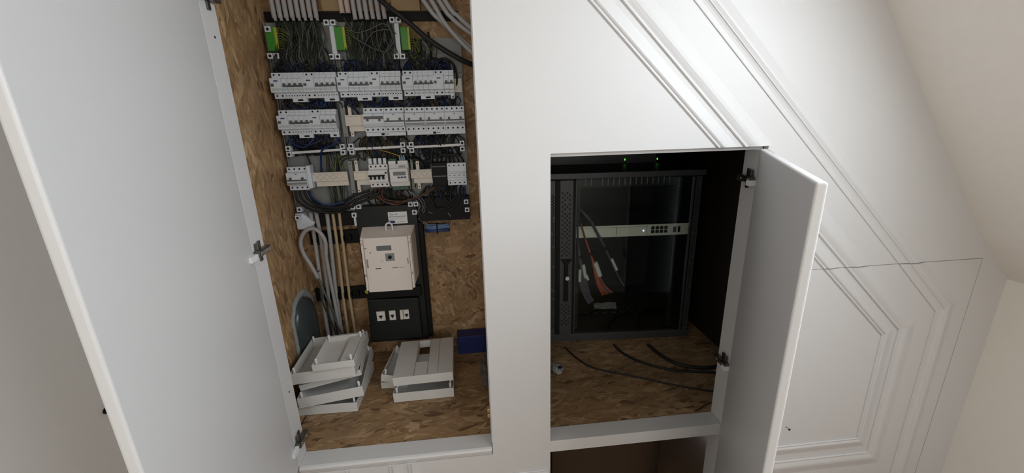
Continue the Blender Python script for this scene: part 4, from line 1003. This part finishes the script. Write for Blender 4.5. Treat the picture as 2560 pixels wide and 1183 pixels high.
# inner posts, vents
for x in (0.118, RW - 0.085):
    m = MB().box(x, x + 0.018, 0.05, 0.07, 0.03, RH - 0.03); m.build('mounting_post', 'steel_k', rack)
    m = MB()
    for k in range(40): m.box(x + 0.005, x + 0.013, 0.0494, 0.050, 0.05 + k * 0.0158, 0.057 + k * 0.0158)
    m.build('square_holes', 'hole', rack, kind='stuff')
m = MB()
for k in range(17):
    if k == 3: continue
    x = 0.135 + k * 0.0235; m.box(x, x + 0.0030, 0.058, 0.060, RH - 0.062, RH - 0.034)
m.build('vent_louvres', 'plas_d', rack, kind='stuff')
MB().box(0.12, RW - 0.07, 0.060, 0.064, RH - 0.070, RH - 0.004).build('vent_panel', 'steel_k', rack)
MB().box(0.14, RW - 0.08, 0.08, 0.45, 0.455, 0.458).build('shelf', 'steel_g', rack)
m = MB()
for k in range(7): m.tube([(0.18 + k * 0.042, 0.10, 0.085), (0.19 + k * 0.042, 0.097, 0.082), (0.20 + k * 0.042, 0.10, 0.085)], 0.0022, 5, 3)
m.build('base_louvres', 'steel_g', rack, kind='stuff')
# white gateway in the rack
a = RP(1450, 568, 0.045); b2 = RP(1724, 557, 0.045); c2 = RP(1722, 592, 0.045)
gx0, gx1, gz1 = 0.120, b2.x, (a.z + b2.z) / 2; gz0 = c2.z + 0.001
gz0 = gz1 - 0.050
sw = thing('network_gateway', 'silver rack-mount gateway with eight ports behind the glass', 'network device', RO + RU * gx0 + RN * 0.045 + Vector((0, 0, gz0)), RA)
GW = gx1 - gx0; GH = gz1 - gz0
MB().box(0.001, GW - 0.001, 0.004, 0.28, 0.001, GH - 0.001).build('case', 'steel_g', sw)  # dark grey puts shade into the colour of the silver case
MB().box(0, GW, 0, 0.004, 0, GH).build('front_panel', 'alu', sw, bevel=0.0008)
def gx(px): return RP(px, 578, 0.045).x - gx0
MB().box(gx(1541) - 0.001, gx(1541) + 0.001, -0.0005, 0.0005, 0.006, GH - 0.008).box(gx(1617) - 0.0006, gx(1617) + 0.0006, -0.0005, 0.0005, 0.006, GH - 0.004).box(0.002, gx(1617), -0.0005, 0.0002, GH - 0.009, GH - 0.0082).build('seam', 'dark', sw)
for r in range(2):
    for k in range(4):
        x0 = gx(1627.5 + k * 10.8); z0 = 0.011 + r * 0.0165
        MB().box(x0, x0 + 0.0148, -0.0008, 0.0004, z0, z0 + 0.0125).box(x0 + 0.004, x0 + 0.0108, -0.0008, 0.0004, z0 + 0.0125, z0 + 0.0145).build('port', 'hole', sw)
m = MB().use('w_dblue').box(gx(1682), gx(1690), -0.0008, 0.0004, 0.012, 0.036).use('hole').box(gx(1694), gx(1700), -0.0008, 0.0004, 0.012, 0.038)
m.build('side_port', None, sw)
MB().box(GW - 0.004, GW, -0.003, 0.0, 0.001, GH - 0.001).build('mounting_ear', 'alu', sw)
m = MB(); m.smooth = True; m.sphere((gx(1608.5), -0.001, 0.0235), 0.0036, 10, (1, .5, 1)); m.build('status_light', 'white_led', sw)
# device on top of the rack
lamp_y = 0.27
ax = RP(1378, 400, lamp_y).x
dev = thing('network_switch', 'dark switch with two green lights lying on top of the rack', 'network device', RO + RU * 0.03 + RN * lamp_y + Vector((0, 0, RH + 0.001)), RA)
MB().box(0, 0.50, 0, 0.20, 0, 0.040).build('case', 'steel_g', dev, bevel=0.001)
for (px, py) in ((1562, 399), (1643, 397)):
    p = RP(px, py, lamp_y); m = MB(); m.smooth = True; m.sphere((p.x - 0.03, -0.001, p.z - RH - 0.001), 0.0032, 10, (0.8, .5, 1.5)); m.build('green_light', 'green_led', dev)
# labelled patch cables hanging in front of the gateway
def cables(label, strands, keys, band, lab, tie, group='labelled cable tails'):
    t = thing('patch_cables', label, 'cables', RO, RA, group)
    for i, s_ in enumerate(strands):
        pts = [RP(px, py, off) for (px, py, off) in s_]
        MB().tube(pts, 0.0040, 7, 6).build('cable', keys[i % len(keys)], t)
    for (pa, pb, r) in band:
        MB().cyl(RP(*pa, 0.022), RP(*pb, 0.022), r, 8).build('paper_label', 'paper', t)
    for (pa, pb, r) in tie: MB().cyl(RP(*pa, 0.024), RP(*pb, 0.024), r, 10).build('cable_tie', 'black', t)
    return t
Yc = 0.024
cables('purple cable tails with white labels at left of the rack glass', [((1444, 560, .03), (1446, 620, .026), (1452, 665, Yc), (1450 + k * 4, 705, Yc), (1458 + k * 4, 735, Yc), (1472 + k * 3, 760 - k * 2, Yc)) for k in range(5)] + [((1444, 600, .03), (1450, 640, .026), (1456, 670, Yc), (1466, 705, Yc), (1480, 755, Yc))], ['w_purple'],
       [((1450, 674), (1449, 704), 0.0068), ((1458, 662), (1464, 694), 0.0078), ((1466, 688), (1470, 700), 0.006)], None, [((1450, 640), (1453, 646), 0.0075)])
cables('orange red cable tails with white label, middle one of the three', [((1452, 558, .03), (1464, 600, .026), (1478, 640, Yc), (1486 + k * 2, 680, Yc), (1494 + k * 4, 712, Yc), (1507 + k * 6, 738 - k * 1.5, Yc)) for k in range(5)], ['w_red', 'w_red', 'w_red', 'w_purple', 'w_red'],
       [((1488, 656), (1500, 690), 0.0105)], None, [((1477, 630), (1482, 638), 0.0090)])
cables('slim dark cable tails with narrow white label, rightmost of the three', [((1474, 550, .03), (1490, 580, .026), (1512, 622, Yc), (1530, 660, Yc), (1545, 690, Yc), (1560, 714 + k, Yc)) for k in range(2)] + [((1478, 552, .03), (1494, 582, .026), (1514, 620, Yc), (1528, 655, Yc), (1540, 678, Yc))], ['w_purple', 'w_grey'],
       [((1529, 647), (1542, 675), 0.0062)], None, [((1511, 617), (1516, 625), 0.0068)])
wire('grey_cable', [RO + RU * RP(1448, 520, .05).x + RN * .05 + Vector((0, 0, RP(1448, 520, .05).z)), RO + RU * RP(1476, 552, .03).x + RN * .03 + Vector((0, 0, RP(1476, 552, .03).z))], 0.006, 'w_grey', 'short grey cable at upper left behind the rack glass', 'cable', sub=1)
# paper scrap on the rack base
t = thing('paper_scrap', 'pale crumpled paper scrap low behind the rack glass', 'paper', RO + RU * 0.262 + RN * 0.25 + Vector((0, 0, 0.021)), RA)
m = MB(); pr_ = random.Random(5); nx, ny = 12, 5; vs = []
for j in range(ny + 1):
    for i in range(nx + 1): vs.append((i * 0.0095, j * 0.006 + pr_.uniform(-.002, .002), 0.004 + pr_.uniform(-.003, .003) + j * 0.004))
m.add(vs, [(j * (nx + 1) + i, j * (nx + 1) + i + 1, (j + 1) * (nx + 1) + i + 1, (j + 1) * (nx + 1) + i) for j in range(ny) for i in range(nx)])
m.build('sheet', 'foam', t)

# cables on the floor of the right cupboard
zc = FZ + 0.004
def fw(seq, r, label):
    wire('floor_cable', [PZ(a_, b_, FZ + r + 0.0005) for a_, b_ in seq], r, 'w_black', label, 'cable')
fw(((1412, 868), (1445, 898), (1490, 922), (1600, 945), (1700, 966), (1783, 979)), 0.0030, 'thin black cable curving across the flake board floor to the right')
fw(((1535, 862), (1560, 885), (1610, 908), (1680, 925), (1750, 930), (1795, 932)), 0.0048, 'thick black cable curving on the floor behind the thin one')
fw(((1620, 862), (1655, 890), (1700, 912), (1760, 920), (1800, 915)), 0.0070, 'thickest black cable coiled in the dark far corner of the floor')
fw(((1778, 1006), (1765, 1012), (1750, 1022), (1738, 1028)), 0.0018, 'short thin cable end by the right jamb')
t = thing('paper_wad', 'crumpled white and blue wrapper on floor beside the post', 'wrapper', PZ(1392, 930, FZ))
rr = random.Random(21)
bm = bmesh.new(); bmesh.ops.create_icosphere(bm, subdivisions=3, radius=1.0)
for v in bm.verts:
    n_ = rr.uniform(0.7, 1.1); v.co = Vector((v.co.x * 0.022 * n_, v.co.y * 0.03 * n_, 0.014 + max(-0.0135, v.co.z * 0.016 * n_)))
me = bpy.data.meshes.new('wad'); bm.to_mesh(me); bm.free(); me.materials.append(M['foam'])
ob = bpy.data.objects.new('wad', me); COL.objects.link(ob); ob.parent = t
MB().box(0.000, 0.018, -0.020, -0.004, 0.024, 0.030).build('blue_patch', 'w_dblue', t, bevel=0.002)

# lower compartment: brown box
t = thing('storage_box', 'large brown cardboard box with a rounded corner in the compartment below', 'box', (0.44, 0.35, ZF))
poly = [(-0.20, -0.20)]
for k in range(9):
    a = -math.pi / 2 + math.pi / 2 * k / 8; poly.append((0.13 + 0.13 * math.cos(a), -0.07 + 0.13 * math.sin(a)))
poly += [(0.26, 0.30), (-0.20, 0.30)]
MB().prism(poly, 2, 0.0005, 0.30).build('carton', 'card', t, bevel=0.002)
MB().box(-0.202, 0.10, 0.04, 0.044, 0.295, 0.3015).build('lid_seam', 'dwood', t)
